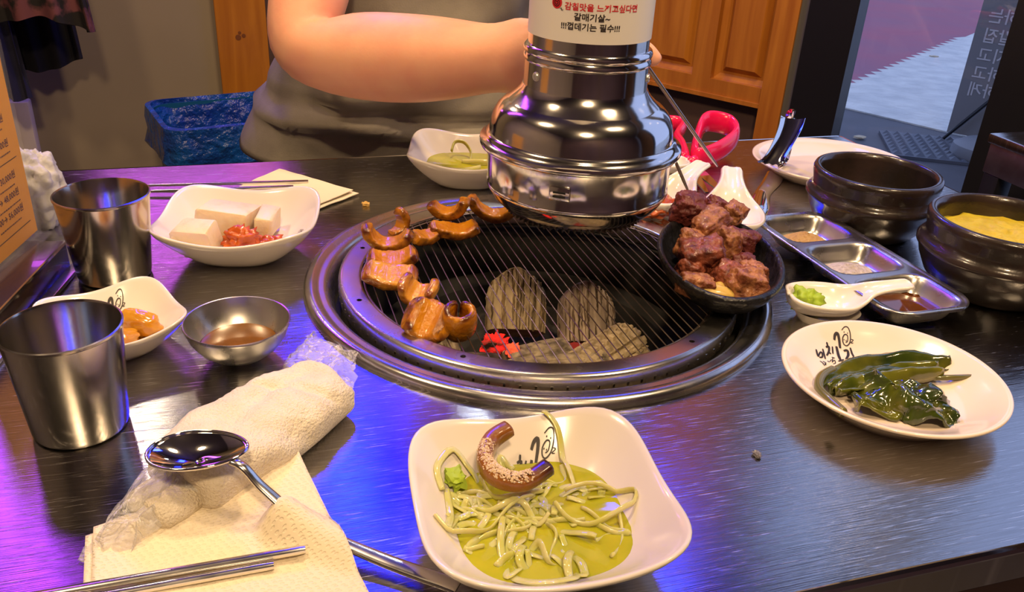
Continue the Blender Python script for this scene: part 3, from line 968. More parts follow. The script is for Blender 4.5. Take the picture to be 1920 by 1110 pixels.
def chain(start, pts):
    k = start
    for p in pts:
        ND.append(p)
        if k is not None:
            EG.append((k, len(ND) - 1))
        k = len(ND) - 1
    return k
pel = chain(None, [(0.26, 1.34, 0.50, (.15, .11))])
ch = chain(pel, [(0.26, 1.31, 0.64, (.15, .11)), (0.26, 1.28, 0.82, (.15, .10)), (0.26, 1.27, 0.97, (.155, .10))])
nk = chain(ch, [(0.26, 1.26, 1.07, .085), (0.26, 1.245, 1.13, .056), (0.26, 1.235, 1.17, .056)])
hd_ = chain(nk, [(0.26, 1.225, 1.215, (.072, .085)), (0.26, 1.225, 1.275, (.080, .096)), (0.26, 1.23, 1.335, (.068, .080))])
chain(hd_ - 1, [(0.26, 1.112, 1.25, .012)])
# their right arm, reaching across to the tongs
el = chain(ch, [(0.14, 1.26, 1.04, .066), (0.115, 1.17, 1.01, .055), (0.096, 1.09, 0.968, .050), (0.080, 1.045, 0.925, .049), (0.066, 1.024, 0.879, .046)])
wr = chain(el, [(0.118, 0.988, 0.882, .0515), (0.174, 0.935, 0.889, .050), (0.205, 0.900, 0.896, .0455), (0.232, 0.870, 0.902, .039), (0.252, 0.845, 0.908, (.034, .038))])
pm = chain(wr, [(0.275, 0.822, 0.914, (.022, .040)), (0.300, 0.806, 0.920, (.018, .042))])
for dz, dy, ln in ((.030, .0, 1.0), (.010, .002, 1.08), (-.010, .002, 1.0), (-.028, .0, .82)):
    if dz > .02:     # index finger laid along the tongs, its tip showing beyond the pipe
        chain(pm, [(0.330, 0.796, 0.920 + dz * .8, .0105), (0.357, 0.786, 0.936, .0098), (0.378, 0.776, 0.929, .0092), (0.390, 0.770, 0.916, .0078)])
    else:
        chain(pm, [(0.328, 0.800, 0.920 + dz, .0105), (0.350 * 1.0, 0.787, 0.917 + dz, .0098), (0.352, 0.768, 0.910 + dz, .0092), (0.338, 0.762, 0.908 + dz, .0080)])
chain(pm - 1, [(0.292, 0.796, 0.946, .013), (0.322, 0.778, 0.952, .0108), (0.345, 0.768, 0.944, .0090)])
# their left arm, resting in the lap
lw = chain(ch, [(0.40, 1.265, 1.03, .066), (0.458, 1.25, 0.98, .056), (0.472, 1.25, 0.86, .050), (0.475, 1.24, 0.78, .048), (0.44, 1.16, 0.70, .042), (0.40, 1.09, 0.63, .034), (0.385, 1.06, 0.60, (.034, .02))])
for dx in (-.022, -.007, .008, .022):
    chain(lw, [(0.38 + dx, 1.03, 0.585, .0095), (0.375 + dx, 1.005, 0.575, .0088), (0.372 + dx, 0.985, 0.562, .0075)])
chain(lw - 1, [(0.36, 1.06, 0.615, .012), (0.345, 1.03, 0.605, .0095)])
for s in (-1, 1):
    chain(pel, [(0.26 + s * .10, 1.29, 0.48, .09), (0.26 + s * .13, 1.10, 0.50, .075), (0.26 + s * .13, 0.92, 0.51, .062), (0.26 + s * .13, 0.90, 0.40, .054), (0.26 + s * .13, 0.93, 0.20, .045), (0.26 + s * .13, 0.95, 0.07, .035), (0.26 + s * .13, 0.86, 0.035, (.04, .03)), (0.26 + s * .13, 0.78, 0.03, (.035, .025))])
skin_body('body', ND, EG, skin_m, pe)
NB, ND, EG = ND, [], []
pel = chain(None, [(0.26, 1.34, 0.52, (.165, .125))])
chain(pel, [(0.26, 1.32, 0.68, (.16, .12))])
for s in (-1, 1):
    chain(pel, [(0.26 + s * .10, 1.29, 0.48, .10), (0.26 + s * .13, 1.10, 0.50, .088), (0.26 + s * .13, 0.915, 0.51, .076), (0.26 + s * .13, 0.90, 0.40, .068), (0.26 + s * .13, 0.93, 0.20, .06), (0.26 + s * .13, 0.95, 0.06, .055)])
skin_body('trousers', ND, EG, mat('black trousers', (0.015, 0.015, 0.02), 0.9), pe)
# shirt: lofted torso with folds, hem roll and sleeves
def shirt():
    R_, n, L = [], 96, 46
    for j in range(L):
        t = j / (L - 1)
        z = 0.705 + t * 0.375
        if t < 0.75:
            A, B = 0.264 - 0.175 * min(t, 0.45), 0.170 - 0.02 * t
        else:
            q = (t - 0.75) / 0.25
            A, B = 0.185 - 0.12 * q ** 2.2, 0.155 - 0.085 * q ** 2
        ring = []
        for i in range(n):
            a = 2 * pi * i / n
            x, y = cos(a), sin(a)
            x = math.copysign(abs(x) ** 0.8, x)
            y = math.copysign(abs(y) ** 0.85, y)
            px, py = 0.255 + A * x, 1.255 + B * y
            w = min(1, t * 4) * (1 - t)
            d = 0.015 * w * sin((px * 26 - z * 34) + 2.4 * fbm((px * 3, z * 4, 1))) + 0.008 * w * sin(px * 60 + z * 30 + 3 * fbm((px * 5, z * 3, 5)))
            d += 0.016 * math.exp(-((z - 0.760 - 0.008 * sin(px * 17)) / 0.007) ** 2) - 0.012 * math.exp(-((z - 0.778 - 0.010 * sin(px * 17)) / 0.008) ** 2)
            d += 0.006 * fbm((px * 6, py * 6, z * 8))
            d *= 0.25 + 0.75 * abs(y) ** 0.7
            ring.append(Vector((px + d * x - 0.26, py + d * y - 1.3, z)))
        R_.append(ring)
    return loft(R_)
def sleeve(P, r0, r1, seed):
    Q = catmull(P, 6)
    V, F = tube(Q, [r0 + (r1 - r0) * i / (len(Q) - 1) for i in range(len(Q))], 32)
    return [Vector(v) - Vector((0.26, 1.3, 0)) + Vector((0.006 * fbm(Vector(v) * 14), 0.006 * fbm(Vector(v) * 14 + Vector((3, 1, 2))), 0)) for v in V], F
tee = part('shirt', join(shirt(), sleeve([(0.17, 1.265, 1.04), (0.135, 1.22, 1.035), (0.115, 1.17, 1.01), (0.108, 1.14, 0.998)], .095, .082, 1), sleeve([(0.36, 1.265, 1.03), (0.44, 1.25, 1.01), (0.468, 1.25, 0.93), (0.472, 1.25, 0.88)], .095, .082, 2)), shirt_m, pe, sharp=0)
hair_m = mat('black hair', (0.012, 0.010, 0.009), 0.5)
hv = [v for v in blob((.085, .10, .095), 2, 4, .05, 4, .0, .02)[0]]
hF = blob((.085, .10, .095), 2, 4, .05, 4, .0, .02)[1]
keep = [f for f in hF if all(not (hv[i].y < -.05 and hv[i].z < .045) and hv[i].z > -.055 for i in f)]
part('hair', ([v + Vector((0, -.068, 1.285)) for v in hv], keep), hair_m, pe, sharp=0)
for s in (-1, 1):
    e = part('eye', xf(blob((.012, .006, .007), 1, 2, 0, 1, 0), (s * .03, -.163, 1.272)), mat('eye white', (.8, .8, .78), .2), pe)
    part('iris', xf(blob((.0055, .003, .0055), 1, 2, 0, 1, 0), (s * .03, -.168, 1.272)), M_INK, e)
    part('ear', xf(blob((.008, .018, .028), 3, 2, .1, 1, 0), (s * .084, -.06, 1.26)), skin_m, pe)
part('mouth', xf(blob((.022, .006, .006), 3, 2, .1, 1, 0), (0, -.164, 1.213)), mat('lips', (.5, .16, .13), .5), pe)

# tongs in the hand
tg = thing('long_tongs', 'thin steel tongs held in the hand above the meat', 'tongs', (0.345, 0.782, 0.955))
O0 = Vector((0.345, 0.782, 0.955))
rod_m = mat('dull rod steel', (0.62, 0.55, 0.47), 0.3, 1.0)
for tip in ((0.467, 0.760, 0.812), (0.404, 0.700, 0.808)):
    e = Vector(tip) - O0
    part('arm', tube([(0, 0, 0), e * .5, e * .92, e], [(.0020, .0014), (.0020, .0014), (.0018, .0014), (.0010, .0010)], 8), rod_m, tg)
part('spring_bend', tube(catmull([(0.003, -.004, -.004), (-.006, 0, .012), (-.012, .004, .006), (-.004, .003, -.006)], 5), .003, 8), rod_m, tg)

# ================================================================== TABLEWARE
def sup(th, a, p):
    c, s = abs(cos(th)), abs(sin(th))
    return a / (c ** p + s ** p) ** (1 / p)
INNER = [(0, .10), (.25, .105), (.42, .13), (.56, .22), (.68, .37), (.79, .56), (.89, .76), (.96, .92), (1.0, 1.0)]
OUTER = [(1.015, 1.012), (1.03, 1.0), (1.032, .97), (1.0, .86), (.92, .66), (.82, .46), (.70, .25), (.60, .10), (.53, .035), (.51, 0), (.44, 0), (.42, .03), (0, .03)]
def sq_shape(a, h, prof, p=4.0, dip=.17, n=96):
    V, F, idx = [], [], []
    top = sup(pi / 4, 1, p) - 1
    for s, zf in prof:
        if s == 0:
            idx.append([len(V)] * n)
            V.append((0, 0, zf * h))
            continue
        pe_ = 2 + (p - 2) * min(1, s) ** 1.5
        row = []
        for i in range(n):
            th = 2 * pi * i / n
            r = sup(th, a * s, pe_)
            cn = (sup(th, 1, p) - 1) / top
            row.append(len(V))
            V.append((r * cos(th), r * sin(th), h * zf * (1 - dip * (1 - cn) * s * s)))
        idx.append(row)
    for k in range(len(prof) - 1):
        A, B = idx[k], idx[k + 1]
        for i in range(n):
            j = (i + 1) % n
            q = []
            for w in (A[i], A[j], B[j], B[i]):
                if w not in q:
                    q.append(w)
            if len(q) > 2:
                F.append(tuple(q))
    return V, F
LOGO = [([(-1646, -118), (-1712, -782)], 111),([(-1678, -782), (-1399, -341), (-1204, -263), (-1320, -705), (-1619, -847)], 97),([(-987, 132), (-1122, -847)], 104),([(-427, 800), (-450, 498)], 104),([(-639, 364), (-359, 465), (-515, 0), (-855, -459)], 118),([(-550, -66), (-412, -230)], 97),([(-33, 532), (-227, -165)], 90),([(-1727, -1231), (-1542, -1358), (-1546, -1611)], 56),([(-1462, -1167), (-1270, -1359), (-1565, -1737)], 56),([(-1432, -1422), (-1339, -1643)], 49),([(-1046, -1072), (-895, -1200)], 56),([(-851, -1136), (-607, -848)], 49),([(-468, -524), (-254, -667)], 70),([(-421, -654), (-676, -1169)], 56),([(-704, -1232), (-394, -912), (-475, -1297), (-718, -1423)], 49),([(319, 1106), (496, 1516), (760, 1675), (753, 1209), (604, 465)], 160),([(329, 599), (115, -849)], 160),([(-124, -1041), (413, -797)], 104),([(817, 232), (1144, 299), (1027, -198), (606, -752)], 139),([(1475, 566), (1380, -493)], 111),([(1208, 1968), (1540, 2234), (1803, 2179), (1837, 1692), (1632, 1074), (1268, 735), (1046, 869), (1066, 1277), (1342, 1621), (1561, 1553), (1449, 1142), (1247, 1005)], 63),([(1370, 1864), (1348, 1780)], 56),([(1634, 1781), (1614, 1705)], 56),([(1177, 1264), (1149, 1168)], 49),([(1345, 1210), (1324, 1114)], 49),([(1759, 1279), (1942, 1211), (1672, 1006), (1878, 992)], 42)]
def logo(host, x, y, rz, sc=1.0):
    t = bvh(host)
    q = [xf(ribbon_flat([(u * 1e-5 * sc, v * 1e-5 * sc) for u, v in pts], w * 1.45e-5 * sc), (x, y, 0), (0, 0, rz)) for pts, w in LOGO]
    part('printed_logo', drape(join(*q), t), M_INK, host.parent, sharp=0)
def sq_bowl(label, a, h, loc, rz, m=M_WHITE):
    t = thing('square_bowl', label, 'bowl', loc, rz, 'square melamine bowls')
    return t, part('bowl', sq_shape(a, h, INNER + OUTER), m, t, sharp=0)
def liquid(name, label, cat, a, h, s, z, loc, rz, m, p=4.2):
    """flat pool filling a square bowl up to height z (shape scale s)"""
    V, F = sq_shape(a, h, [(0, 0), (s * .5, 0), (s, 0)], p, 0)
    V = [(x, y, z + (.0006 * fbm((x * 60, y * 60, 2)))) for x, y, _ in V]
    V2, F2 = sq_shape(a, h, [(s, 0), (s * .82, 0), (0, 0)], p, 0)
    V2 = [(x, y, z - .0004 if i < 96 else z - h * .10) for i, (x, y, _) in enumerate(V2)]
    return single(name, join((V, F), (V2, F2)), m, label, cat, loc=loc, rot=(0, 0, rz), sharp=30)

# --- front onion bowl
OB = (0.137, 0.345, TZ)
t, b = sq_bowl('white square bowl of sliced onion in broth beside the spoon', 0.068, 0.040, OB, radians(-4))
logo(b, 0.003, 0.044, radians(-10), 0.92)
broth_m = mat('yellow green broth', (0.50, 0.46, 0.028), 0.05, var=(0.40, 0.40, 0.02), scale=60, sss=0.3, coat=0.6)
liquid('onion_broth', 'yellow green broth pooled in the onion bowl beside the spoon', 'broth', 0.068, 0.040, .70, .0150, OB, radians(-4), broth_m)
onion_m = mat('pickled onion', (0.66, 0.62, 0.29), 0.14, var=(0.54, 0.53, 0.11), scale=60, sss=.25, coat=0.6)
on = thing('sliced_onion', 'tangle of pale onion strands soaking in the yellow broth', 'onion', OB, 0)
STR = [[(186, 134), (403, 107), (555, -1), (479, -99), (272, -139), (117, -57), (82, 19)], [(-493, 273), (-491, 417), (-368, 541), (-271, 415), (-251, 311)], [(-465, 290), (-490, 90), (-532, -29), (-438, 122), (-374, 198)], [(-592, 28), (-487, -82), (-335, -56), (-183, 60), (-12, 111)], [(-209, 22), (-281, -173), (-282, -370), (-191, -522), (-26, -527), (32, -486)], [(225, 677), (294, 576), (279, 389), (271, 187)], [(-328, 140), (-239, 74), (-84, 82), (-39, -63), (25, -57)], [(80, -282), (6, -403), (0, -497)], [(60, -43), (133, 76), (314, 128)], [(-254, 361), (-203, 203), (-70, 125), (76, 185)], [(-157, -244), (-91, -220), (-74, -344), (19, -328)], [(-159, -203), (-221, -308), (-179, -357), (-163, -263)], [(421, -85), (381, -252), (262, -388)], [(-26, 68), (88, -137), (225, -256)]]
rnd = random.Random(3)
for k in range(30):
    x, y, an = rnd.uniform(-330, 250), rnd.uniform(-200, 250), rnd.uniform(0, 6.28)
    s_ = []
    for q in range(6):
        s_.append((x, y))
        x += 105 * cos(an); y += 105 * sin(an); an += rnd.uniform(-1.0, 1.0)
        if hypot(x, y) > 420:
            an = atan2(-y, -x) + rnd.uniform(-.6, .6)
    STR.append(s_)
tb_ = bvh(b)
rl = Matrix.Rotation(radians(4), 3, 'Z')
for k, s_ in enumerate(STR):
    P = []
    for q, (x, y) in enumerate(catmull([(x, y, 0) for x, y in s_], 5) and [(v.x, v.y) for v in catmull([(x, y, 0) for x, y in s_], 5)]):
        loc_ = rl @ Vector((x * 1e-4, y * 1e-4, 0))
        hz = tb_.ray_cast(Vector((loc_.x, loc_.y, .2)), Vector((0, 0, -1)))
        g = hz[0].z if hz[0] else .01
        zz = max(g + .0022, (.0165 if k < 14 else .0150) + (.0035 if k < 14 else .0016) * sin(q * .5 + k * 1.7) + (.003 if k in (0, 3, 6, 9) else 0))
        P.append((x * 1e-4, y * 1e-4, zz))
    n_ = len(P)
    part('onion_strand', tube(P, [((.0008, .0024 * (.7 + .3 * sin(pi * (i + .5) / n_))) if k % 3 else (.0020 * (.7 + .3 * sin(pi * (i + .5) / n_)), .0010)) for i in range(n_)], 8), onion_m, on, sharp=0)
part('wasabi_dab', xf(blob((.006, .007, .005), 4, 3, .5, 3), (-.040, .036, .022)), mat('wasabi', (0.36, 0.50, 0.03), .6), on)
salt_m = mat('coarse salt', (0.75, 0.58, 0.38), 0.5)

# --- pork skin strips
skin_pork = mat('grilled pork skin', (0.56, 0.225, 0.009), 0.2, var=(0.42, 0.13, 0.006), scale=70, vcol=(0.085, 0.018, 0.005), sss=0.1, coat=0.5, bump=0.5, bscale=240, lo=.35, hi=.7)
skin_lite = mat('glossy pork skin', (0.64, 0.31, 0.035), 0.2, var=(0.50, 0.19, 0.014), scale=70, vcol=(0.20, 0.045, 0.01), sss=0.1, coat=0.6, bump=0.5, bscale=240, lo=.35, hi=.7)
def curl(R_, span, w, t, seed, nu=40, nv=24, wob=.10, mid=0.0, dark=1.0):
    """curled strip: arc in local xz (ends up), width along y, rounded section; mark = char at rims and ends"""
    V, F, K = [], [], []
    t *= 1.35
    w *= 1.1
    for i in range(nu):
        u = i / (nu - 1)
        a = radians(-90 + span * (u - .5))
        endf = min(u, 1 - u) * 2
        rr = R_ * (1 + wob * fbm((u * 1.6, seed, 1.3), 1, 1))
        rnd_ = sqrt(max(0, 1 - (1 - min(1, endf * 9)) ** 2)) * .75 + .25
        tt = t * rnd_ * (1 + .16 * fbm((u * 2.2, seed, 7), 1, 1))
        ww = w * (.55 + .45 * rnd_) * (.80 + .20 * sin(pi * u)) * (1 + .10 * fbm((u * 3, seed, 3), 1, 1))
        for k in range(nv):
            b_ = 2 * pi * k / nv
            c, s = cos(b_), sin(b_)
            c = math.copysign(abs(c) ** .55, c); s = math.copysign(abs(s) ** .60, s)
            rad = rr + tt * .5 * s - t * .14 * c * c
            x, y, z = rad * cos(a), ww * .5 * c + mid * (u - .5), rad * sin(a) + R_ + t * .5
            n_ = .0006 * fbm((x * 110, y * 110, z * 110 + seed * 9)) + .0004 * fbm((x * 420, y * 420, z * 420 + seed))
            V.append((x + n_ * cos(a) * s, y + n_ * c, z + n_ * sin(a) * s))
            e = max(0, abs(c) - .80) * 3.0 + max(0, .09 - min(u, 1 - u)) * 9
            K.append(min(1, max(0, e * dark * (.55 + 1.1 * fbm((x * 130, y * 130, z * 130 + seed))))))
    for i in range(nu - 1):
        for k in range(nv):
            l = (k + 1) % nv
            F.append((i * nv + k, i * nv + l, (i + 1) * nv + l, (i + 1) * nv + k))
    F.append(tuple(range(nv))); F.append(tuple((nu - 1) * nv + k for k in range(nv)))
    zm = min(v[2] for v in V)
    return [(x, y, z - zm) for x, y, z in V], F, K
ZW = TZ + 0.0072
SK = [  # label, x, y, R, span, width, thick, seed, rz, tilt x, tilt y, dz, mat
 ('pork skin curl standing upright with a dark hollow', .139, .758, .0125, 175, .013, .0065, 1, 40, -8, -62, .012, 0),
 ('pork skin strip curled like a cup below the upright curl', .113, .724, .0205, 165, .019, .0075, 2, -14, 6, 8, .004, 0),
 ('pork skin strip lying in the middle of a stack of three', .116, .694, .030, 92, .021, .0085, 3, -8, 14, -4, 0, 0),
 ('pale glossy pork skin strip at the bottom of the stack', .107, .664, .029, 92, .026, .0085, 4, -16, 16, 4, 0, 1),
 ('small folded pork skin curl next to the pale glossy strip', .125, .629, .0125, 215, .024, .0062, 5, -30, 18, 5, 0, 1),
 ('squared pork skin chunk between two curled pieces', .124, .582, .0165, 128, .034, .0105, 6, -30, 32, 10, 0, 0),
 ('tube of pork skin with a blackened rim', .144, .560, .0105, 352, .026, .0050, 7, -10, -66, 0, .003, 0),
 ('short pork skin piece linking the upright curl to the next', .154, .744, .026, 62, .017, .0075, 8, 18, 12, 0, 0, 0),
 ('long pork skin strip with a charred seam', .184, .752, .036, 82, .019, .0085, 9, -4, 12, 0, 0, 0),
 ('pork skin crescent resting on the strip with charred seam', .187, .772, .0175, 160, .016, .0075, 10, -22, 10, -12, .011, 0),
 ('large pork skin crescent with raised tips on the far rim', .232, .787, .0235, 165, .017, .0075, 11, -20, 8, 6, 0, 0),
 ('pork skin strip half hidden under the hood', .278, .772, .022, 118, .018, .0075, 12, -24, 8, 0, 0, 0),
 ('small dark pork skin curl below the hood rim', .311, .751, .0145, 150, .015, .0065, 13, -20, 10, 0, 0, 0),
]
for lb, x, y, R_, sp, w, t_, sd, rz, tx, ty, dz, mk in SK:
    single('pork_skin', curl(R_, sp, w, t_, sd, dark=2.4 if sd == 7 else 1.3), skin_lite if mk else skin_pork, lb, 'pork skin', 'pork skin pieces on the grate', (x, y, ZW + dz), (radians(tx), radians(ty), radians(rz)), sharp=0)
ps = thing('salted_pork_skin', 'arched pork skin sprinkled with salt on the onion bowl', 'pork skin', (0.137, 0.345, TZ))
arc = catmull([(-.0040, .0520, .039), (-.0165, .0460, .036), (-.0240, .0310, .034), (-.0200, .0170, .033), (-.0080, .0100, .033), (.0085, .0160, .036)], 7)
na = len(arc)
V, F = tube(arc, [(.0062 * (.72 + .28 * sin(pi * min(1, i / na * 1.4))), .0050) for i in range(na)], 16, up=(0, 0, 1), ex=.7)
part('skin_strip', (V, F, [max(0, min(1, (i // 16 - na * .78) / 5)) for i in range(len(V))]), mat('dark grilled skin', (0.30, 0.105, 0.014), .3, var=(.22, .07, .008), scale=60, vcol=(.05, .012, .005), coat=.4, bump=.4, bscale=240), ps, sharp=0)
gr_ = []
for k in range(900):
    i = rnd.randrange(int(na * .26), int(na * .84))
    p = arc[i]
    d = (arc[min(na - 1, i + 1)] - arc[i - 1]).normalized()
    p = p + (arc[min(na - 1, i + 1)] - p) * rnd.random()
    sd = Vector((-d.y, d.x, 0)) * rnd.uniform(-.0044, .0044)
    s = rnd.uniform(.00022, .00048)
    gr_.append(xf(box(-s, s, -s, s, -s, s), p + sd + Vector((0, 0, .0061 * (1 - (abs(sd.length) / .0056) ** 3))), (rnd.random() * 3, rnd.random() * 3, 0)))
part('salt_grains', join(*gr_), salt_m, ps, sharp=5, kind='stuff')

# --- tofu bowl
TB = (-0.012, 0.771, TZ)
t, b = sq_bowl('white square bowl of tofu and kimchi beside the steel cup', 0.068, 0.042, TB, radians(-12))
logo(b, 0.052, -0.008, radians(35), 0.42)
tofu_m = mat('tofu', (0.78, 0.64, 0.43), 0.45, var=(0.66, 0.44, 0.20), scale=34, sss=0.3, lo=.52, hi=.75, bump=.4, bscale=160)
def slab(w, d, h, seed, b=.003):
    V, F = bbox(-w / 2, w / 2, -d / 2, d / 2, 0, h, b, 2)
    return [v + Vector((fbm(v * 60 + Vector((0, 0, seed)), 1) * .003, fbm(v * 60 + Vector((seed, 0, 0)), 1) * .003, fbm(v * 40 + Vector((0, seed, 0))) * .0025)) for v in V], F
single('tofu_slice', slab(.050, .044, .026, 1), tofu_m, 'thick tofu block browned along its cut edge', 'tofu', 'tofu in the bowl', (-0.024, 0.789, TZ + .012), (radians(-8), radians(5), radians(-22)))
single('tofu_slice', slab(.016, .036, .024, 2), tofu_m, 'narrow tofu slice leaning on the thick block', 'tofu', 'tofu in the bowl', (0.011, 0.781, TZ + .0105), (0, radians(6), radians(-18)))
single('tofu_slice', slab(.034, .022, .030, 3), tofu_m, 'upright tofu slice at the front of the bowl', 'tofu', 'tofu in the bowl', (-0.043, 0.752, TZ + .011), (radians(16), radians(-8), radians(-34)))
single('tofu_slice', slab(.028, .018, .009, 4, .002), tofu_m, 'thin tofu shaving slid against the bowl side', 'tofu', 'tofu in the bowl', (-0.060, 0.757, TZ + .017), (radians(12), radians(26), radians(10)))
kim_m = mat('red kimchi', (0.56, 0.11, 0.004), 0.3, var=(0.38, 0.045, 0.003), scale=90, coat=0.6, bump=.5, bscale=120)
single('kimchi', xf(blob((.015, .011, .013), 3, 4, .5, 2.5, .2, .1), (-0.012, 0.741, TZ + .023)), kim_m, 'larger heap of red kimchi against the tofu', 'kimchi', 'kimchi in the tofu bowl', sharp=0)
single('kimchi', xf(blob((.015, .008, .007), 6, 4, .5, 2.5, .2, .1), (0.012, 0.744, TZ + .018)), kim_m, 'smaller flat heap of red kimchi by the bowl side', 'kimchi', 'kimchi in the tofu bowl', sharp=0)

# --- garlic bowl
t, b = sq_bowl('small white square bowl of pickled garlic between two steel cups', 0.046, 0.032, (-0.106, 0.612, TZ), radians(22))
logo(b, 0.003, 0.029, radians(-14), 0.75)
gar_m = mat('pickled garlic', (0.60, 0.30, 0.025), 0.15, var=(0.50, 0.22, 0.015), scale=60, stretch=(1, 1, .3), sss=.5, coat=.8)
single('garlic_clove', xf(blob((.0165, .0095, .010), 4, 4, .22, 1.4, 0), (0, 0, 0), (0, radians(12), 0)), gar_m, 'pickled garlic clove with pointed tip lying on top', 'garlic', 'pickled garlic cloves', (-0.088, 0.618, TZ + .015), (radians(10), 0, radians(-25)), sharp=0)
single('garlic_clove', xf(blob((.014, .010, .008), 8, 4, .2, 1.4, .1)), gar_m, 'orange garlic clove partly hidden by the nearer cup', 'garlic', 'pickled garlic cloves', (-0.101, 0.600, TZ + .0125), (0, radians(6), radians(20)), sharp=0)
liquid('garlic_brine', 'thin golden brine around the pickled garlic', 'brine', 0.046, 0.032, .5, .0062, (-0.106, 0.612, TZ), radians(22), gar_m)

# --- far onion bowl
FB = (0.243, 0.930, TZ)
t, b = sq_bowl('white square bowl of onion broth set before the diner', 0.066, 0.042, FB, radians(-16))
liquid('onion_broth', 'yellow green broth in the bowl before the diner', 'broth', 0.066, 0.042, .74, .0175, FB, radians(-16), broth_m)
o2 = thing('sliced_onion', 'few onion strands in the bowl before the diner', 'onion', FB)
for k, P in enumerate(([(-.012, .030, .026), (-.006, .038, .034), (.004, .036, .034), (.010, .026, .026), (.006, .012, .019)], [(-.004, .010, .019), (.01, .0, .022), (.03, -.004, .022), (.04, .01, .02)], [(-.03, -.01, .018), (-.01, -.02, .019), (.012, -.012, .019)])):
    part('onion_strand', tube(catmull(P, 5), (.0028, .0014), 8), mat('green onion slice', (.46, .46, .10), .2, coat=.5, sss=.4) if k == 0 else onion_m, o2, sharp=0)

# --- steel cups
def cup(label, loc, rr, rb, h):
    t = thing('steel_cup', label, 'cup', loc, 0, 'steel water cups')
    th = .0011
    part('cup_wall', lathe([(0, .003), (rb - .003, .003), (rb - th, .006), (rr - th, h - .001), (rr - .0004, h + .0006), (rr + .0007, h + .0002), (rr + .0008, h - .0012), (rr, h - .002), (rb, .004), (rb - .001, .0012), (rb - .004, 0), (rb - .007, .0012), (0, .0015)], 96), M_CUP, t)
cup('plain steel cup next to the crumpled wrapper and spoon', (-0.1175, 0.514, TZ), .0345, .0288, .073)
cup('plain steel cup between the menu stand and the tofu bowl', (-0.1185, 0.742, TZ), .0372, .0300, .0745)

# --- sauce bowl
sb = thing('sauce_bowl', 'small round steel bowl of brown dipping sauce', 'bowl', (-0.018, 0.580, TZ))
part('bowl', lathe([(0, .0032), (.012, .0034), (.020, .006), (.028, .0125), (.0335, .0205), (.0362, .0285), (.0368, .0305), (.0376, .0308), (.0379, .0298), (.0372, .0280), (.0345, .0195), (.029, .0112), (.021, .0045), (.014, .0012), (.013, 0), (0, .0005)], 80), M_SATIN, sb)
single('dipping_sauce', lathe([(0, .0128), (.02, .0128), (.0268, .0131), (.0268, .0125), (.02, .0065), (0, .0045)], 56), mat('brown sauce', (0.17, 0.065, 0.008), 0.1, var=(0.13, 0.05, 0.006), scale=90, coat=.6), 'brown dipping sauce in the small round steel bowl', 'sauce', loc=(-0.018, 0.580, TZ))

# --- wakame plate
WP = (0.432, 0.424, TZ)
wpt = thing('side_plate', 'cream round plate of dark green seaweed with printed logo', 'plate', WP)
wb = part('plate', lathe([(0, .0062), (.040, .0062), (.050, .0072), (.058, .0105), (.067, .0160), (.0745, .0205), (.0772, .0215), (.0784, .0208), (.0784, .0195), (.0740, .0165), (.064, .0090), (.056, .0035), (.054, 0), (.050, 0), (.049, .002), (0, .002)], 112), M_CREAM, wpt, sharp=0)
logo(wb, -0.0095, 0.0520, radians(-12), 1.0)
kelp_m = mat('wet seaweed', (0.045, 0.065, 0.006), 0.16, var=(0.016, 0.028, 0.006), scale=30, vcol=(0.24, 0.22, 0.02), coat=.9, bump=.3, bscale=90)
stem_m = mat('seaweed stem', (0.16, 0.13, 0.03), 0.3, var=(0.10, 0.10, 0.02), scale=40, coat=.6)
def leafy(P, W, th, seed, amp=.004, mk=None, up=.0):
    """ribbon leaf along P with half widths W, wavy and folded"""
    Q = catmull(P, 6)
    n = len(Q)
    Ws = [w.x for w in catmull([(w, 0, 0) for w in W], 6)]
    m = 15
    def fn(u, v):
        i = min(n - 1, int(round(v * (n - 1))))
        p = Q[i]
        d = (Q[min(n - 1, i + 1)] - Q[max(0, i - 1)]).normalized()
        s = Vector((-d.y, d.x, 0)).normalized()
        k = (u - .5) * 2
        z = amp * (1.0 * sin(k * 4.2 + v * 6 + seed) + .8 * fbm((u * 3, v * 5, seed))) + up * (1 - k * k)
        q = p + s * Ws[i] * k
        return (q.x, q.y, max(.0075, q.z + z))
    V, F = sheet(m, n, fn, th)
    K = [min(1, max(0, .5 * fbm((v[0] * 40, v[1] * 60, seed)) + (mk or 0))) for v in V]
    return V, F, K
s1 = thing('seaweed', 'long folded seaweed frond with curved stem on the plate', 'seaweed', WP)
part('stem', tube(catmull([(-.064, -.031, .0165), (-.0625, -.012, .0155), (-.058, .004, .0135), (-.047, .017, .014), (-.032, .024, .014)], 5), [(.0040 - .0001 * i, .0034) for i in range(21)], 10), stem_m, s1, sharp=0)
part('frond', leafy([(-.052, .004, .010), (-.030, .013, .011), (-.005, .020, .012), (.02, .022, .012), (.048, .019, .012), (.064, .014, .012)], [.004, .011, .013, .013, .012, .008], .0012, 2, .0032, .02, .002), kelp_m, s1, sharp=0)
part('frond', leafy([(-.048, -.002, .010), (-.030, .002, .011), (-.010, .005, .012), (.018, .007, .013), (.046, .004, .012)], [.003, .009, .008, .009, .005], .0012, 5, .004, .35, .003), kelp_m, s1, sharp=0)
part('stem', tube([(.030, .002, .011), (.050, -.003, .0115), (.068, -.0085, .013)], [.0022, .0022, .0024], 8), stem_m, s1, sharp=0)
s2 = thing('seaweed', 'crumpled seaweed leaf heaped at the plate centre', 'seaweed', WP)
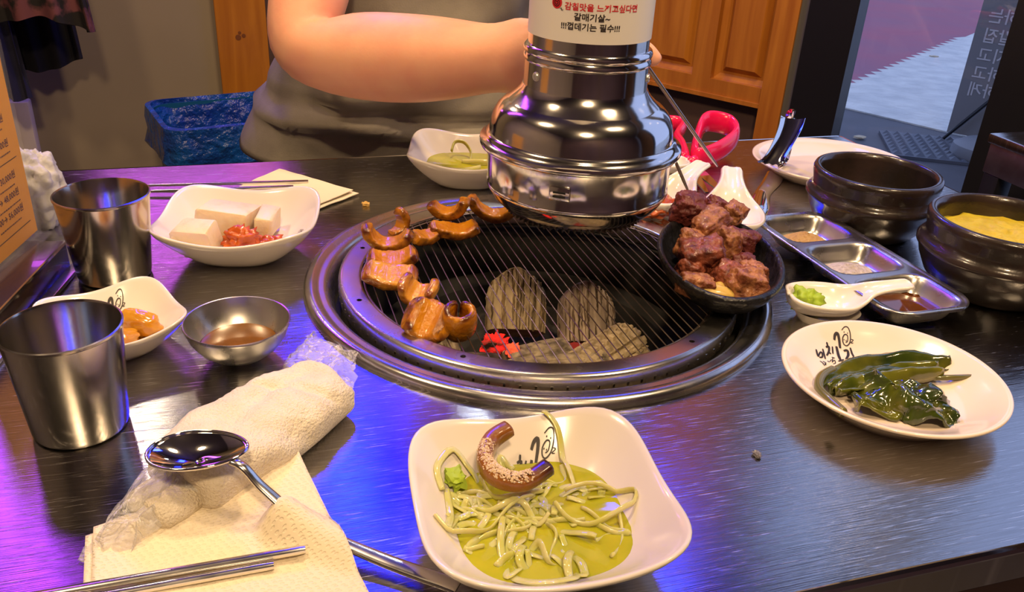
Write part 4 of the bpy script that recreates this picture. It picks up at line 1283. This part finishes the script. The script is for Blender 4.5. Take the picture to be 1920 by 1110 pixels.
def crumple(u, v):
    x, y = -.034 + .070 * u, -.040 + .046 * v
    x2 = x * cos(-.55) - y * sin(-.55) * .9
    y2 = x * sin(-.55) + y * cos(-.55)
    e = max(abs(u - .5), abs(v - .5)) * 2
    z = .010 + .012 * (1 - e ** 2) + .007 * fbm((u * 3, v * 3, 3)) + .004 * sin(u * 11 + v * 7)
    return (x2 + .006 * fbm((u * 4, v * 4, 9)), y2 - .006 + .006 * fbm((u * 4, v * 4, 1)), max(.0078, z))
V, F = sheet(30, 26, crumple, .0012)
part('leaf', (V, F, [min(1, max(0, .6 * fbm((v[0] * 50, v[1] * 50, 2)))) for v in V]), kelp_m, s2, sharp=0)

# --- far plate with tongs
fp = thing('serving_plate', 'empty cream oval plate behind the black stone pots', 'plate', (0.700, 0.878, TZ), radians(-5))
part('plate', lathe([(0, .006), (.055, .006), (.066, .008), (.082, .0165), (.0905, .0205), (.0925, .0200), (.0925, .0185), (.083, .0135), (.068, .0025), (.064, 0), (.059, 0), (.058, .002), (0, .002)], 96, sx=1.06), M_CREAM, fp, sharp=0)
single('sauce_stain', xf(lathe([(0, .0004), (.012, .0004), (.0135, 0)], 24, sx=1.2), (0.668, 0.815, TZ + .0095), (radians(-14), radians(-6), 0)), mat('old sauce', (0.34, 0.20, 0.06), .3), 'brown sauce stain left on the far plate', 'stain')
st = thing('serving_tongs', 'short steel tongs with scalloped jaws straddling the far plate rim', 'tongs', (0.600, 0.850, TZ))
def channel(P, W, dep=.003, side=None):
    Q = catmull(P, 8)
    n = len(Q)
    Ws = [w.x for w in catmull([(w, 0, 0) for w in W], 8)]
    def fn(u, v):
        i = min(n - 1, int(round(v * (n - 1))))
        d = (Q[min(n - 1, i + 1)] - Q[max(0, i - 1)]).normalized()
        s = Vector(side).normalized() if side else d.cross(Vector((0, 0, 1))).normalized()
        nn_ = s.cross(d).normalized()
        k = (u - .5) * 2
        sc = .0012 * sin(u * 26) * max(0, (v - .86)) * 7
        return Q[i] + s * Ws[i] * k - nn_ * dep * (abs(k) ** 3) + d * sc
    return sheet(15, n, fn, .0009)
part('arm', channel([(.032, .030, .073), (.022, .018, .062), (.006, .004, .048), (-.008, -.006, .036), (-.013, -.010, .0315)], [.0150, .0140, .0125, .0125, .0170], .004, (.94, -.34, -.05)), M_CHROME, st)
part('arm', channel([(.032, .040, .0045), (.008, .012, .004), (-.025, -.022, .004), (-.050, -.056, .004), (-.066, -.080, .003)], [.011, .011, .0095, .0115, .009], .0030), M_CHROME, st)
part('spring_bend', tube(catmull([(.032, .030, .073), (.044, .046, .070), (.052, .060, .04), (.048, .058, .012), (.032, .040, .0045)], 6), (.0012, .010), 10, up=(.8, .6, .0)), M_CHROME, st)

# --- stone pots
pot_m = mat('black stoneware', (0.016, 0.012, 0.010), 0.26, var=(0.035, 0.022, 0.018), scale=24, coat=.35, bump=.25, bscale=90)
def stone_pot(label, loc, k):
    t = thing('stone_pot', label, 'pot', loc, 0, 'black stoneware pots')
    part('pot', lathe([(r * k, z * k) for r, z in [(0, .012), (.038, .013), (.050, .022), (.0555, .038), (.0560, .060), (.0572, .0655), (.0600, .0672), (.0632, .0662), (.0645, .0635), (.0640, .058), (.0622, .050), (.0625, .0455), (.0655, .0430), (.0680, .0400), (.0678, .0370), (.0655, .0345), (.0630, .026), (.056, .012), (.048, .003), (.044, 0), (0, .001)]], 96), pot_m, t, sharp=60)
    return t
stone_pot('empty black stoneware pot beside the far plate', (0.628, 0.711, TZ), 1.0)
stone_pot('black stoneware pot holding fluffy steamed egg', (0.652, 0.560, TZ), 1.06)
eg = []
def eggtop(u, v):
    r, a = u * .0590, v * 2 * pi
    x, y = r * cos(a), r * sin(a)
    return (x, y, .043 + .0035 * fbm((x * 70, y * 70, 4)) + .002 * fbm((x * 200, y * 200, 1)) - .003 * (u ** 4))
V, F = grid(26, 61, eggtop)
single('steamed_egg', (V, F), mat('steamed egg', (0.62, 0.50, 0.03), .5, var=(0.50, 0.38, 0.015), scale=70, sss=.3, bump=.6, bscale=140), 'bubbly yellow steamed egg filling the nearer black pot', 'egg', loc=(0.652, 0.560, TZ + .011), sharp=0)

# --- condiment tray with three compartments
ct = thing('condiment_tray', 'long steel condiment tray with three compartments', 'tray', (0.531, 0.604, TZ), radians(1))
def tray_z(x, y):
    best = 0.0
    for cy in (-.0725, 0, .0725):
        hx, hy = .0375, .0315
        rx, ry = abs(x) / hx, abs(y - cy) / hy
        d = (rx ** 5 + ry ** 5) ** .2
        best = max(best, min(1, max(0, (1.0 - d) / .30)))
    s = best * best * (3 - 2 * best)
    return .0225 - .0170 * s
def tray_fn(u, v):
    a, b_ = (u - .5) * 2, (v - .5) * 2
    hx, hy, p = .0460, .1120, 1
    # square grid squeezed into a rounded outline
    y = b_ * hy
    e = max(0, abs(y) - (hy - .030)) / .030
    w = hx * sqrt(max(.0, 1 - .80 * e ** 2.4))
    x = a * w
    edge = max(abs(a), abs(b_))
    lip = .0022 * min(1, max(0, (edge - .93) / .04)) - (.0025 * max(0, (edge - .97) / .03))
    return (x, y, tray_z(x, y) + lip)
part('tray_body', sheet(44, 96, tray_fn, .0007), M_SATIN, ct, sharp=0)
def powder(name, label, y, rx, ry, h, m, seed, z0=.0060):
    V, F = grid(22, 40, lambda u, v: (u * rx * cos(v * 2 * pi) * (1 + .2 * fbm((cos(v * 6.283), sin(v * 6.283), seed))), u * ry * sin(v * 2 * pi) * (1 + .2 * fbm((cos(v * 6.283), sin(v * 6.283), seed + 4))), h * (1 - u ** 1.6) + .0016 * fbm((u * 5, v * 9, seed)) * (1 - u)))
    return single(name, (V, F), m, label, 'seasoning', 'seasonings in the steel tray', (0.531 - .002, 0.604 + y + .004, TZ + z0), sharp=0)
powder('soybean_powder', 'pale brown soybean powder in the end compartment near the plate', .070, .027, .022, .0105, mat('soybean powder', (.52, .33, .12), .9, var=(.42, .25, .08), scale=300, bump=.8, bscale=400), 1)
powder('coarse_salt', 'white coarse salt in the middle compartment', -.002, .027, .022, .0085, mat('white salt', (.62, .55, .48), .6, var=(.42, .36, .3), scale=260, bump=1, bscale=420), 2)
single('soy_sauce', sheet(14, 14, lambda u, v: (.030 * (u - .5) * 2 * sqrt(1 - .5 * (2 * v - 1) ** 4), .024 * (v - .5) * 2 * sqrt(1 - .5 * (2 * u - 1) ** 4), .0022), .0015), mat('soy sauce', (.10, .030, .006), .06, coat=.5), 'dark soy sauce in the end compartment near the egg pot', 'sauce', loc=(0.532, 0.5305, TZ + .0072), sharp=0)

# --- white spoon shaped dishes
def ladle(spine, th=.0028, nv=17):
    S = catmull([(x, hw, zf) for x, hw, zf, zr in spine], 5)
    Z = catmull([(zr, 0, 0) for x, hw, zf, zr in spine], 5)
    n = len(S)
    def fn(u, v):
        i = min(n - 1, int(round(v * (n - 1))))
        k = (u - .5) * 2
        return (S[i].x, S[i].y * k, S[i].z + (Z[i].x - S[i].z) * abs(k) ** 2.6)
    return sheet(nv, n, fn, th)
DISH = [(-.0375, .004, .0225, .0245), (-.0355, .014, .0145, .0240), (-.029, .0215, .0085, .0232), (-.017, .0262, .0062, .0225), (0, .0272, .0060, .0222), (.014, .0245, .0075, .0225), (.025, .0185, .0150, .0255), (.035, .0125, .0250, .0310), (.050, .0098, .0305, .0345), (.064, .0092, .0335, .0365), (.069, .0055, .0345, .0365)]
def spoon_dish(label, loc, rz, k=1.0):
    t = thing('spoon_dish', label, 'dish', loc, rz, 'white spoon shaped dishes')
    part('dish', ladle([(x * k, w * k, a * k, b_ * k) for x, w, a, b_ in DISH], .003 * k), M_WHITE, t, sharp=0)
    part('foot', lathe([(0, .0), (.021 * k, 0), (.0255 * k, .009 * k), (.020 * k, .0062 * k), (0, .0055 * k)], 40, sx=1.15, sy=.86), M_WHITE, t, sharp=60)
    return t
spoon_dish('white spoon shaped dish with wasabi beside the condiment tray', (0.4600, 0.540, TZ), radians(-17), .97)
single('wasabi', xf(blob((.0125, .0105, .010), 5, 4, .5, 2.2, .5, .12), (0, 0, 0)), mat('wasabi paste', (0.36, 0.52, 0.03), .55, var=(0.28, 0.42, .02), scale=60), 'lump of lime green wasabi on the spoon dish', 'wasabi', loc=(0.4430, 0.548, TZ + .0155), rot=(0, radians(8), radians(-10)), sharp=0)
spoon_dish('white spoon shaped dish of red kimchi partly under the hood', (0.425, 0.786, TZ), radians(32), 1.15)
single('kimchi', xf(blob((.024, .016, .010), 12, 4, .4, 2.4, .1, .1), (0, 0, 0)), kim_m, 'pile of shredded red kimchi behind the meat', 'kimchi', loc=(0.410, 0.768, TZ + .018), rot=(0, 0, radians(20)), sharp=0)
spoon_dish('white spoon shaped dish with its handle raised behind the meat', (0.468, 0.722, TZ), radians(62), 1.25)
spoon_dish('white spoon shaped dish between the hood and the scissors', (0.478, 0.905, TZ), radians(170), .9)

# --- black oval pan of meat
BP = (0.3925, 0.612, TZ + .0095)
pan_m = mat('black speckled iron', (0.006, 0.006, 0.007), 0.30, var=(0.012, 0.012, 0.014), scale=90, coat=.1, bump=1.0, bscale=150)
pn = thing('iron_pan', 'black oval iron pan of grilled meat on the grill edge', 'pan', BP, radians(69))
part('pan', lathe([(0, .0045), (.050, .0050), (.066, .0075), (.078, .0150), (.0835, .0225), (.0850, .0250), (.0890, .0268), (.0925, .0258), (.0935, .0235), (.0925, .0210), (.086, .0130), (.074, .0035), (.062, 0), (0, 0)], 110, sx=1.0, sy=.585), pan_m, pn, sharp=0)
meat_m = mat('seared meat', (0.30, 0.080, 0.040), 0.38, var=(0.09, 0.018, 0.010), scale=110, coat=.12, bump=1.0, bscale=220, lo=.35, hi=.62)
meat_l = mat('browned meat', (0.42, 0.175, 0.070), 0.38, var=(0.17, 0.045, 0.018), scale=110, coat=.12, bump=1.0, bscale=220, lo=.35, hi=.62)
meat_d = mat('rare dark meat', (0.18, 0.036, 0.030), 0.42, var=(0.09, 0.015, 0.012), scale=60, coat=.12, bump=1.0, bscale=220)
MT = [  # label, x, y, dz, size, seed, mat, rot
 ('dark red meat cube at the far end pinched by the tongs', .4005, .692, .044, (.0150, .0135, .0135), 1, 2, (10, 20, -20)),
 ('small dark meat piece at the top of the pile', .430, .686, .047, (.0115, .0100, .0095), 2, 2, (0, 30, 10)),
 ('curled brown meat piece at the far top of the pile', .4415, .677, .043, (.0125, .0105, .0105), 3, 1, (20, 0, 40)),
 ('long pale brown meat chunk across the top', .4050, .655, .043, (.0205, .0115, .0120), 4, 1, (0, -16, 24)),
 ('brown meat chunk sloping into the pan from the long one', .3810, .640, .032, (.0150, .0130, .0120), 5, 1, (0, 20, 30)),
 ('big reddish meat cube at the heart of the pile', .3720, .607, .036, (.0180, .0160, .0150), 6, 0, (8, -12, -14)),
 ('upright brown meat chunk beside the big reddish cube', .4045, .620, .037, (.0110, .0110, .0165), 7, 1, (0, 8, 10)),
 ('dark ridged meat piece at the pan edge by the tray', .4270, .637, .034, (.0155, .0115, .0115), 8, 2, (0, 18, -24)),
 ('flat brown meat piece leaning on the garlic', .3500, .571, .0215, (.0150, .0105, .0095), 9, 1, (0, 10, -20)),
 ('reddish meat piece behind the front chunk', .3840, .581, .027, (.0135, .0125, .0130), 10, 0, (20, 0, 30)),
 ('rounded light brown meat chunk at the pan front', .3910, .561, .025, (.0155, .0135, .0140), 11, 1, (0, 14, -10)),
 ('narrow brown meat piece tucked along the pan wall', .4080, .578, .022, (.0095, .0120, .0130), 12, 1, (0, -10, 0)),
 ('dark meat piece low at the pan left side', .3580, .599, .024, (.0120, .0120, .0120), 13, 0, (0, 0, 40)),
 ('small dark meat piece under the ridged one', .4140, .608, .024, (.0110, .0100, .0105), 14, 2, (0, 0, 0)),
 ('hidden dark meat cube at the pile bottom', .3960, .638, .020, (.0180, .0180, .0120), 15, 2, (0, 0, 20)),
]
def pan_z(x, y):
    """inner surface height of the pan at a table position"""
    u, v = x - BP[0], y - BP[1]
    c, s_ = cos(radians(69)), sin(radians(69))
    r = hypot(u * c + v * s_, (v * c - u * s_) / .585)
    P_ = [(0, .0045), (.050, .0050), (.066, .0075), (.078, .0150), (.0835, .0225), (.095, .027)]
    for (r0, z0), (r1, z1) in zip(P_, P_[1:]):
        if r <= r1:
            return BP[2] + z0 + (z1 - z0) * (r - r0) / (r1 - r0)
    return BP[2] + .027
for lb, x, y, dz, sz, sd, mk, rt in MT:
    single('meat_chunk', blob(tuple(v * 1.18 for v in sz), sd, 5, .26, 1.1, .5, .055), (meat_m, meat_l, meat_d)[mk], lb, 'meat', 'grilled meat in the iron pan', (x, y, max(TZ + .0095 + dz - .010, pan_z(x, y) + sz[2] * .9)), tuple(radians(v) for v in rt), sharp=0)
gl_m = mat('roast garlic', (0.62, 0.44, 0.12), .3, var=(.52, .34, .07), scale=40, sss=.4, coat=.5)
single('garlic_slice', blob((.0165, .0085, .0045), 3, 3, .15, 1.5, 0), gl_m, 'flat yellow garlic slice at the front of the pan', 'garlic', 'garlic slices in the iron pan', (.3620, .560, TZ + .0255), (radians(14), radians(8), radians(-22)), sharp=0)
single('garlic_slice', blob((.0075, .0065, .0040), 6, 3, .15, 1.5, 0), gl_m, 'small garlic slice wedged under the meat', 'garlic', 'garlic slices in the iron pan', (.3705, .570, TZ + .0235), (radians(10), radians(-20), 0), sharp=0)

# --- scissors with pink handles
sc_ = thing('kitchen_scissors', 'kitchen scissors with bright pink plastic handles', 'scissors', (0.524, 0.915, TZ + .006))
pink_m = mat('hot pink plastic', (0.75, 0.008, 0.09), 0.22, coat=.4)
def loop(P, r, n=12):
    Q = catmull(P, 8, closed=True)
    return tube(Q, r, n, closed=True, up=(0, 0, 1))
part('handle', join(loop([(.012, .010, .008), (.050, .022, .012), (.088, .050, .020), (.096, .082, .026), (.066, .090, .030), (.040, .062, .018)], (.0145, .0055)), tube([(0, 0, .005), (.018, .014, .008)], (.007, .006), 10)), pink_m, sc_, sharp=0)
part('handle', join(loop([(-.004, .014, .006), (.012, .048, .010), (.022, .084, .012), (.050, .124, .016), (.030, .140, .016), (-.004, .118, .012), (-.018, .070, .008)], (.010, .0055)), tube([(0, 0, .005), (0, .02, .007)], (.007, .006), 10)), pink_m, sc_, sharp=0)
part('blade', sheet(6, 14, lambda u, v: (-.010 * v + (.016 - .012 * v ** 2) * (u - .35), -.11 * v + .006, .002), .0016), M_CHROME, sc_, sharp=30)
part('blade', sheet(6, 14, lambda u, v: (-.030 * v + (.014 - .010 * v ** 2) * (u - .65), -.105 * v + .006, .0042), .0016), M_CHROME, sc_, sharp=30)
part('pivot_screw', xf(lathe([(0, .003), (.0035, .0026), (.0045, 0)], 18), (.001, .001, .0045)), M_CHROME, sc_)

# --- wet towel in torn plastic
tw_m = mat('white terry towel', (0.80, 0.72, 0.58), .95, var=(.74, .65, .50), scale=60, bump=.9, bscale=620, bdist=.002)
tw = thing('wet_towel', 'rolled white terry towel half out of its wrapper', 'towel', (-0.008, 0.463, TZ), radians(42))
def towel():
    n, L = 64, 70
    R_ = []
    for j in range(L):
        t = j / (L - 1)
        x = -.064 + .128 * t
        endc = min(1, min(t, 1 - t) / .06)
        a_, b_ = .0290 + .0045 * sin(t * 3.4 + .2), .0150 + .0035 * sin(t * 3.1)
        k = .78 + .22 * sqrt(max(0, 1 - (1 - endc) ** 2))
        ring = []
        for i in range(n):
            th = 2 * pi * i / n
            c, s = cos(th), sin(th)
            c = math.copysign(abs(c) ** .70, c); s = math.copysign(abs(s) ** .78, s)
            y, z = a_ * k * c, b_ * k * s
            d = .0038 * fbm((x * 26, y * 30, z * 34), 1, 2) + .0005 * fbm((x * 260, y * 260, z * 260))
            cr = -.0050 * math.exp(-((y - .010 * sin(x * 34 + .6) - .001) / .006) ** 2) * max(0, s) * sin(pi * t)
            cr += -.0030 * math.exp(-((x - .030 + y * .5) / .004) ** 2) * max(0, s)
            ring.append(Vector((x + .004 * fbm((y * 40, z * 40, 3)), y + d * c, max(-.0150, z + d + cr) + .0155)))
        R_.append(ring)
    return loft(R_)
part('towel_roll', towel(), tw_m, tw, sharp=0)
part('rolled_end', xf(loft([[Vector((x, .018 * k * cos(a_), .0115 + .0098 * k * sin(a_))) for a_ in [2 * pi * i / 24 for i in range(24)]] for x, k in ((-.088, .8), (-.085, 1.0), (-.075, 1.08), (-.060, 1.05))]), (0, -.003, 0)), tw_m, tw, sharp=0)
film_m = bpy.data.materials.new('clear plastic film')
film_m.use_nodes = True
ft = film_m.node_tree
fp_ = ft.nodes['Principled BSDF']
fp_.inputs['Base Color'].default_value = (.82, .81, .80, 1)
fp_.inputs['Roughness'].default_value = .12
fp_.inputs['Alpha'].default_value = .30
ftc, fno, fbp, fmr, fab = nn(ft, 'ShaderNodeTexCoord'), nn(ft, 'ShaderNodeTexNoise'), nn(ft, 'ShaderNodeBump'), nn(ft, 'ShaderNodeMapRange'), nn(ft, 'ShaderNodeMath', operation='ABSOLUTE')
fno.inputs['Scale'].default_value = 60
fno.inputs['Detail'].default_value = 3
fno.inputs['Distortion'].default_value = 1.5
fno.normalize = False
ft.links.new(ftc.outputs['Object'], fno.inputs['Vector'])
ft.links.new(fno.outputs['Fac'], fab.inputs[0])
fbp.inputs['Strength'].default_value = .8
fbp.inputs['Distance'].default_value = .003
ft.links.new(fab.outputs[0], fbp.inputs['Height'])
ft.links.new(fbp.outputs[0], fp_.inputs['Normal'])
fmr.inputs[1].default_value, fmr.inputs[2].default_value = 0.0, 0.10
fmr.inputs[3].default_value, fmr.inputs[4].default_value = 0.60, 0.24
ft.links.new(fab.outputs[0], fmr.inputs[0])
ft.links.new(fmr.outputs[0], fp_.inputs['Alpha'])
def film(name, label, P, seed, amp, loc=(0, 0, TZ)):
    """crumpled film puffed over a quad P (4 corners, world xy + z)"""
    A, B, C_, D = (Vector(p) for p in P)
    def fn(u, v):
        p = (A * (1 - u) + B * u) * (1 - v) + (D * (1 - u) + C_ * u) * v
        j = Vector((fbm((u * 2, v * 2, seed)), fbm((u * 2, v * 2, seed + 3)), 0)) * .008
        e = 1 - max(abs(u - .5), abs(v - .5)) * 2
        z = amp * min(1, e * 2.2) * (.8 + .4 * fbm((u * 2.5, v * 2.5, seed + 1))) + .0022 * abs(fbm((u * 6, v * 9, seed + 1)))
        p = p + j
        return (p.x, p.y, max(.0006, p.z + z))
    V, F = sheet(34, 34, fn, .0002)
    return single(name, (V, F), film_m, label, 'plastic wrapper', 'torn towel wrapper', loc, sharp=30)
film('plastic_wrapper', 'crumpled clear wrapper tail at the grill end of the towel', [(0.010, 0.535, .006), (0.052, 0.508, .006), (0.066, 0.556, .006), (0.030, 0.594, .004)], 2, .014)
film('plastic_wrapper', 'torn clear wrapper tail by the napkin end of the towel', [(-0.104, 0.386, .001), (-0.076, 0.380, .006), (-0.036, 0.414, .020), (-0.070, 0.454, .012)], 5, .014)

# --- napkin, spoon, chopsticks at the front
nap_m = mat('embossed paper napkin', (0.80, 0.70, 0.52), .95, var=(.76, .66, .48), scale=8)
def dots(m):
    nt = m.node_tree
    p = nt.nodes['Principled BSDF']
    tc = nt.nodes.new('ShaderNodeTexCoord')
    mp = nt.nodes.new('ShaderNodeMapping')
    mp.inputs['Rotation'].default_value = (0, 0, radians(-17))
    mp.inputs['Scale'].default_value = (260, 520, 1)
    vo = nt.nodes.new('ShaderNodeTexVoronoi')
    vo.voronoi_dimensions = '2D'
    vo.inputs['Scale'].default_value = 1.0
    vo.inputs['Randomness'].default_value = .45
    mr = nt.nodes.new('ShaderNodeMapRange')
    mr.inputs[1].default_value = .18; mr.inputs[2].default_value = .34
    bp = nt.nodes.new('ShaderNodeBump')
    bp.inputs['Strength'].default_value = .55; bp.inputs['Distance'].default_value = .0006
    nt.links.new(tc.outputs['Object'], mp.inputs[0]); nt.links.new(mp.outputs[0], vo.inputs['Vector'])
    nt.links.new(vo.outputs['Distance'], mr.inputs[0]); nt.links.new(mr.outputs[0], bp.inputs['Height'])
    nt.links.new(bp.outputs[0], p.inputs['Normal'])
dots(nap_m)
def napkin_fn(P, z0, lift, over=None):
    A, B, C_, D = (Vector((*p, 0)) for p in P)
    def fn(u, v):
        p = (A * (1 - u) + B * u) * (1 - v) + (D * (1 - u) + C_ * u) * v
        z = z0 + lift(u, v) + .0009 * fbm((p.x * 40, p.y * 40, 2))
        if over:
            dmin, zz = min(((Vector((q.x - p.x, q.y - p.y, 0)).length, q.z) for q in over), key=lambda w: w[0])
            z = max(z, (zz + .0035 + z0) * math.exp(-(dmin / .015) ** 2))
        return (p.x, p.y, max(.0006, z))
    return fn
NPX = [(-0.097, 0.402), (0.0135, 0.437), (0.046, 0.292), (-0.088, 0.288)]
np_ = thing('paper_napkin', 'embossed white paper napkin under the front chopsticks', 'napkin', (0, 0, TZ), group='paper napkins')
sp = thing('soup_spoon', 'long handled steel soup spoon resting on the towel', 'spoon', (0, 0, TZ), group='steel spoons')
SA, SB_ = Vector((-.0405, .4120, 0)), Vector((0.0835, .3165, 0))
sd_ = (SB_ - SA).normalized()
hp = [SA + sd_ * .022 + Vector((0, 0, .0420)), SA + sd_ * .030 + Vector((0, 0, .0400)), SA + sd_ * .042 + Vector((0, 0, .0290)), SA + sd_ * .070 + Vector((0, 0, .0130)), SA + sd_ * .11 + Vector((0, 0, .0065)), SA + sd_ * .15 + Vector((0, 0, .0048)), SB_ + Vector((0, 0, .0042))]
hq = catmull(hp, 6)
part('handle', tube(hq, [(.0016, .0030 + .0020 * min(1, max(0, (i / len(hq) - .25) * 2))) for i in range(len(hq))], 14, up=(0, 0, 1), ex=.8), M_STEEL, sp, sharp=0)
part('folded_layer', sheet(44, 44, napkin_fn([(x - .004, y - .003) for x, y in NPX], .0012, lambda u, v: .0085 * (1 - v) ** 2 * (.45 + .55 * u), [q for q in hq if .052 < (Vector((q.x, q.y, 0)) - SA).length < .10]), .0006), nap_m, np_, sharp=0)
part('folded_layer', sheet(44, 44, napkin_fn(NPX, .0028, lambda u, v: .0100 * (1 - v) ** 2 * (.45 + .55 * u) + .0006, [q for q in hq if .052 < (Vector((q.x, q.y, 0)) - SA).length < .10]), .0006), nap_m, np_, sharp=0)
an = radians(-14)
def sbowl(u, v):
    r, a_ = u, v * 2 * pi
    w = 1 - .12 * cos(a_)
    x, y = .0270 * r * cos(a_), .0172 * r * sin(a_) * w
    z = -.0078 * (1 - r * r) + .0006 * cos(a_)
    X = Vector((cos(an) * x - sin(an) * y, sin(an) * x + cos(an) * y, z + .0425 + x * .03))
    return X + SA
part('spoon_bowl', sheet(14, 57, sbowl, .0009), M_CHROME, sp, sharp=0)
part('rim', tube([Vector(sbowl(1, k / 56)) for k in range(56)], .0009, 6, closed=True), M_CHROME, sp, sharp=0)
def stick(name, label, A, B, group, w=(.0026, .0017), m=M_STEEL):
    A, B = Vector(A), Vector(B)
    d = B - A
    return single(name, tube([A, A + d * .02, A + d * .5, B], [(w[1] * .9, w[0] * .9), (w[1], w[0]), (w[1], w[0]), (w[1] * .6, w[0] * .6)], 12, up=(0, 0, 1), ex=.7), m, label, 'chopstick', group, sharp=30)
stick('chopstick', 'steel chopstick reaching further across the front napkin', (0.0105, 0.3560, TZ + .0105), (-0.190, 0.3580, TZ + .0070), 'front chopsticks')
stick('chopstick', 'shorter reaching steel chopstick beside the other on the napkin', (-0.006, 0.3510, TZ + .0080), (-0.205, 0.3510, TZ + .0055), 'front chopsticks')

# --- far napkin with cutlery
fn_ = thing('paper_napkin', 'folded white napkin lying behind the tofu bowl', 'napkin', (0, 0, TZ), group='paper napkins')
NF = [(-0.012, 0.928), (0.040, 0.982), (0.113, 0.899), (0.062, 0.858)]
nap2 = mat('plain paper napkin', (0.78, 0.70, 0.56), .95)
part('folded_layer', sheet(14, 14, napkin_fn(NF, .0012, lambda u, v: .0006), .0008), nap2, fn_)
part('folded_layer', sheet(14, 14, napkin_fn([(x - .006, y + .001) for x, y in NF], .0030, lambda u, v: .0008 + .002 * u), .0008), nap2, fn_)
stick('chopstick', 'far steel chopstick with its end on the folded napkin', (0.062, 0.932, TZ + .0075), (-0.140, 0.962, TZ + .0030), 'far chopsticks')
stick('chopstick', 'far steel chopstick lying closer to the tofu bowl', (0.045, 0.918, TZ + .0075), (-0.150, 0.943, TZ + .0030), 'far chopsticks')

# --- menu stand on a dark box
mb = thing('dark_box', 'low glossy dark brown box under the menu stand', 'box', (-0.170, 0.703, TZ), radians(-12.3))
part('box_body', bbox(-.20, 0, -.14, .0635, 0, .025, .002), mat('dark glossy wood', (0.030, 0.014, 0.012), .2, var=(.02, .01, .009), scale=8, coat=.4), mb)
part('edge_highlight', box(-.0008, .0008, -.14, .0635, .0232, .0256), mat('highlight steel', (.7, .7, .72), .12, 1.0), mb)  # bright strip put in for the highlight along the box edge
part('steel_base_strip', bbox(.001, .010, -.14, .062, 0, .004, .001), M_SATIN, mb)
me_ = thing('menu_stand', 'clear acrylic stand holding an orange price menu', 'menu', (-0.1805, 0.787, TZ + .025), radians(-13.5))
part('menu_paper', box(-.0004, .0004, -.135, -.0035, .004, .160), mat('orange menu paper', (0.60, 0.27, 0.012), .7, var=(.56, .24, .010), scale=6), me_)
acr = mat('clear acrylic', (.95, .93, .9), .04, alpha=.035)
part('acrylic_sheet', box(.0006, .0020, -.140, 0, 0, .166), acr, me_)
part('acrylic_sheet', box(-.0022, -.0006, -.140, 0, 0, .166), acr, me_)
part('acrylic_foot', bbox(-.030, .012, -.140, 0, 0, .0022, .0008), acr, me_)
def menu_text(txt, right, z, h, m, bold=.01):
    V, F = text_vf(txt, 1.0, bold, 'RIGHT', 2)
    y0, y1 = min(v.y for v in V), max(v.y for v in V)
    k = h / .75
    part('menu_lettering', ([(.00055, right + v.x * k, z + v.y * k) for v in V], F), m, me_, sharp=0)
mt_m = mat('dark red print', (.07, .008, .006), .6)
br_m = mat('brown print', (.10, .03, .008), .6)
def menu_bar(z, a_, b_, h=.0012):
    rn = random.Random(int(z * 1e5))
    x, q = a_, []
    while x < b_ - .001:
        w = rn.uniform(.0012, .0034)
        q.append(box(.00048, .00056, x, min(b_, x + w), z + rn.uniform(0, .0003), z + h))
        x += w + .0007
    part('fine_print', join(*q), br_m, me_, sharp=0)
for k, (txt, z) in enumerate((('68,000→ 56,000원', .0300), ('45,000→ 48,000원', .0445), ('28,000→ 30,000원', .0595), ('9,000원', .0860), ('8,000원', .1060), ('8,000원', .1250))):
    menu_text(txt, -.020 + .0015 * (k == 0), z, .0054, mt_m, .02)
    menu_bar(z - .0062, -.062, -.024 + .004 * (k % 2))
for z in (.0165, .0735):
    part('rule_line', box(.00048, .00056, -.125, -.012, z, z + .0006), M_INK, me_)

# --- crumpled plastic bag behind the menu
bag_m = mat('crumpled white film', (0.66, 0.64, 0.62), .22, var=(.56, .56, .56), scale=24, trans=.25, ior=1.15, bump=.7, bscale=70)
pb = thing('plastic_bag', 'crumpled translucent plastic bag beside the menu stand', 'plastic bag', (-0.196, 0.872, TZ))
V, F = blob((.027, .028, .040), 11, 5, .35, 1.6, .1, .05)
part('bag', ([Vector((v.x, v.y, max(-.036, v.z) + .036)) for v in V], F), bag_m, pb, sharp=0)
part('bag_label', sheet(8, 8, lambda u, v: (-.028 + .020 * u + .003 * fbm((u * 3, v * 3, 1)), -.012 + .004 * fbm((u * 3, v * 3, 4)), .062 + .022 * v), .0003), mat('thin printed film', (.50, .42, .44), .3), pb)

# --- crumbs and drops
single('food_crumb', blob((.0042, .0032, .0024), 2, 3, .5, 2), mat('crumb', (.62, .38, .10), .6), 'yellow food crumb on the steel near the far napkin', 'crumb', loc=(0.116, 0.868, TZ + .0018))
single('food_crumb', blob((.0022, .0034, .0018), 6, 3, .5, 2), mat('grey crumb', (.16, .15, .17), .3), 'small grey wet speck on the steel before the seaweed plate', 'crumb', loc=(0.299, 0.383, TZ + .0012))
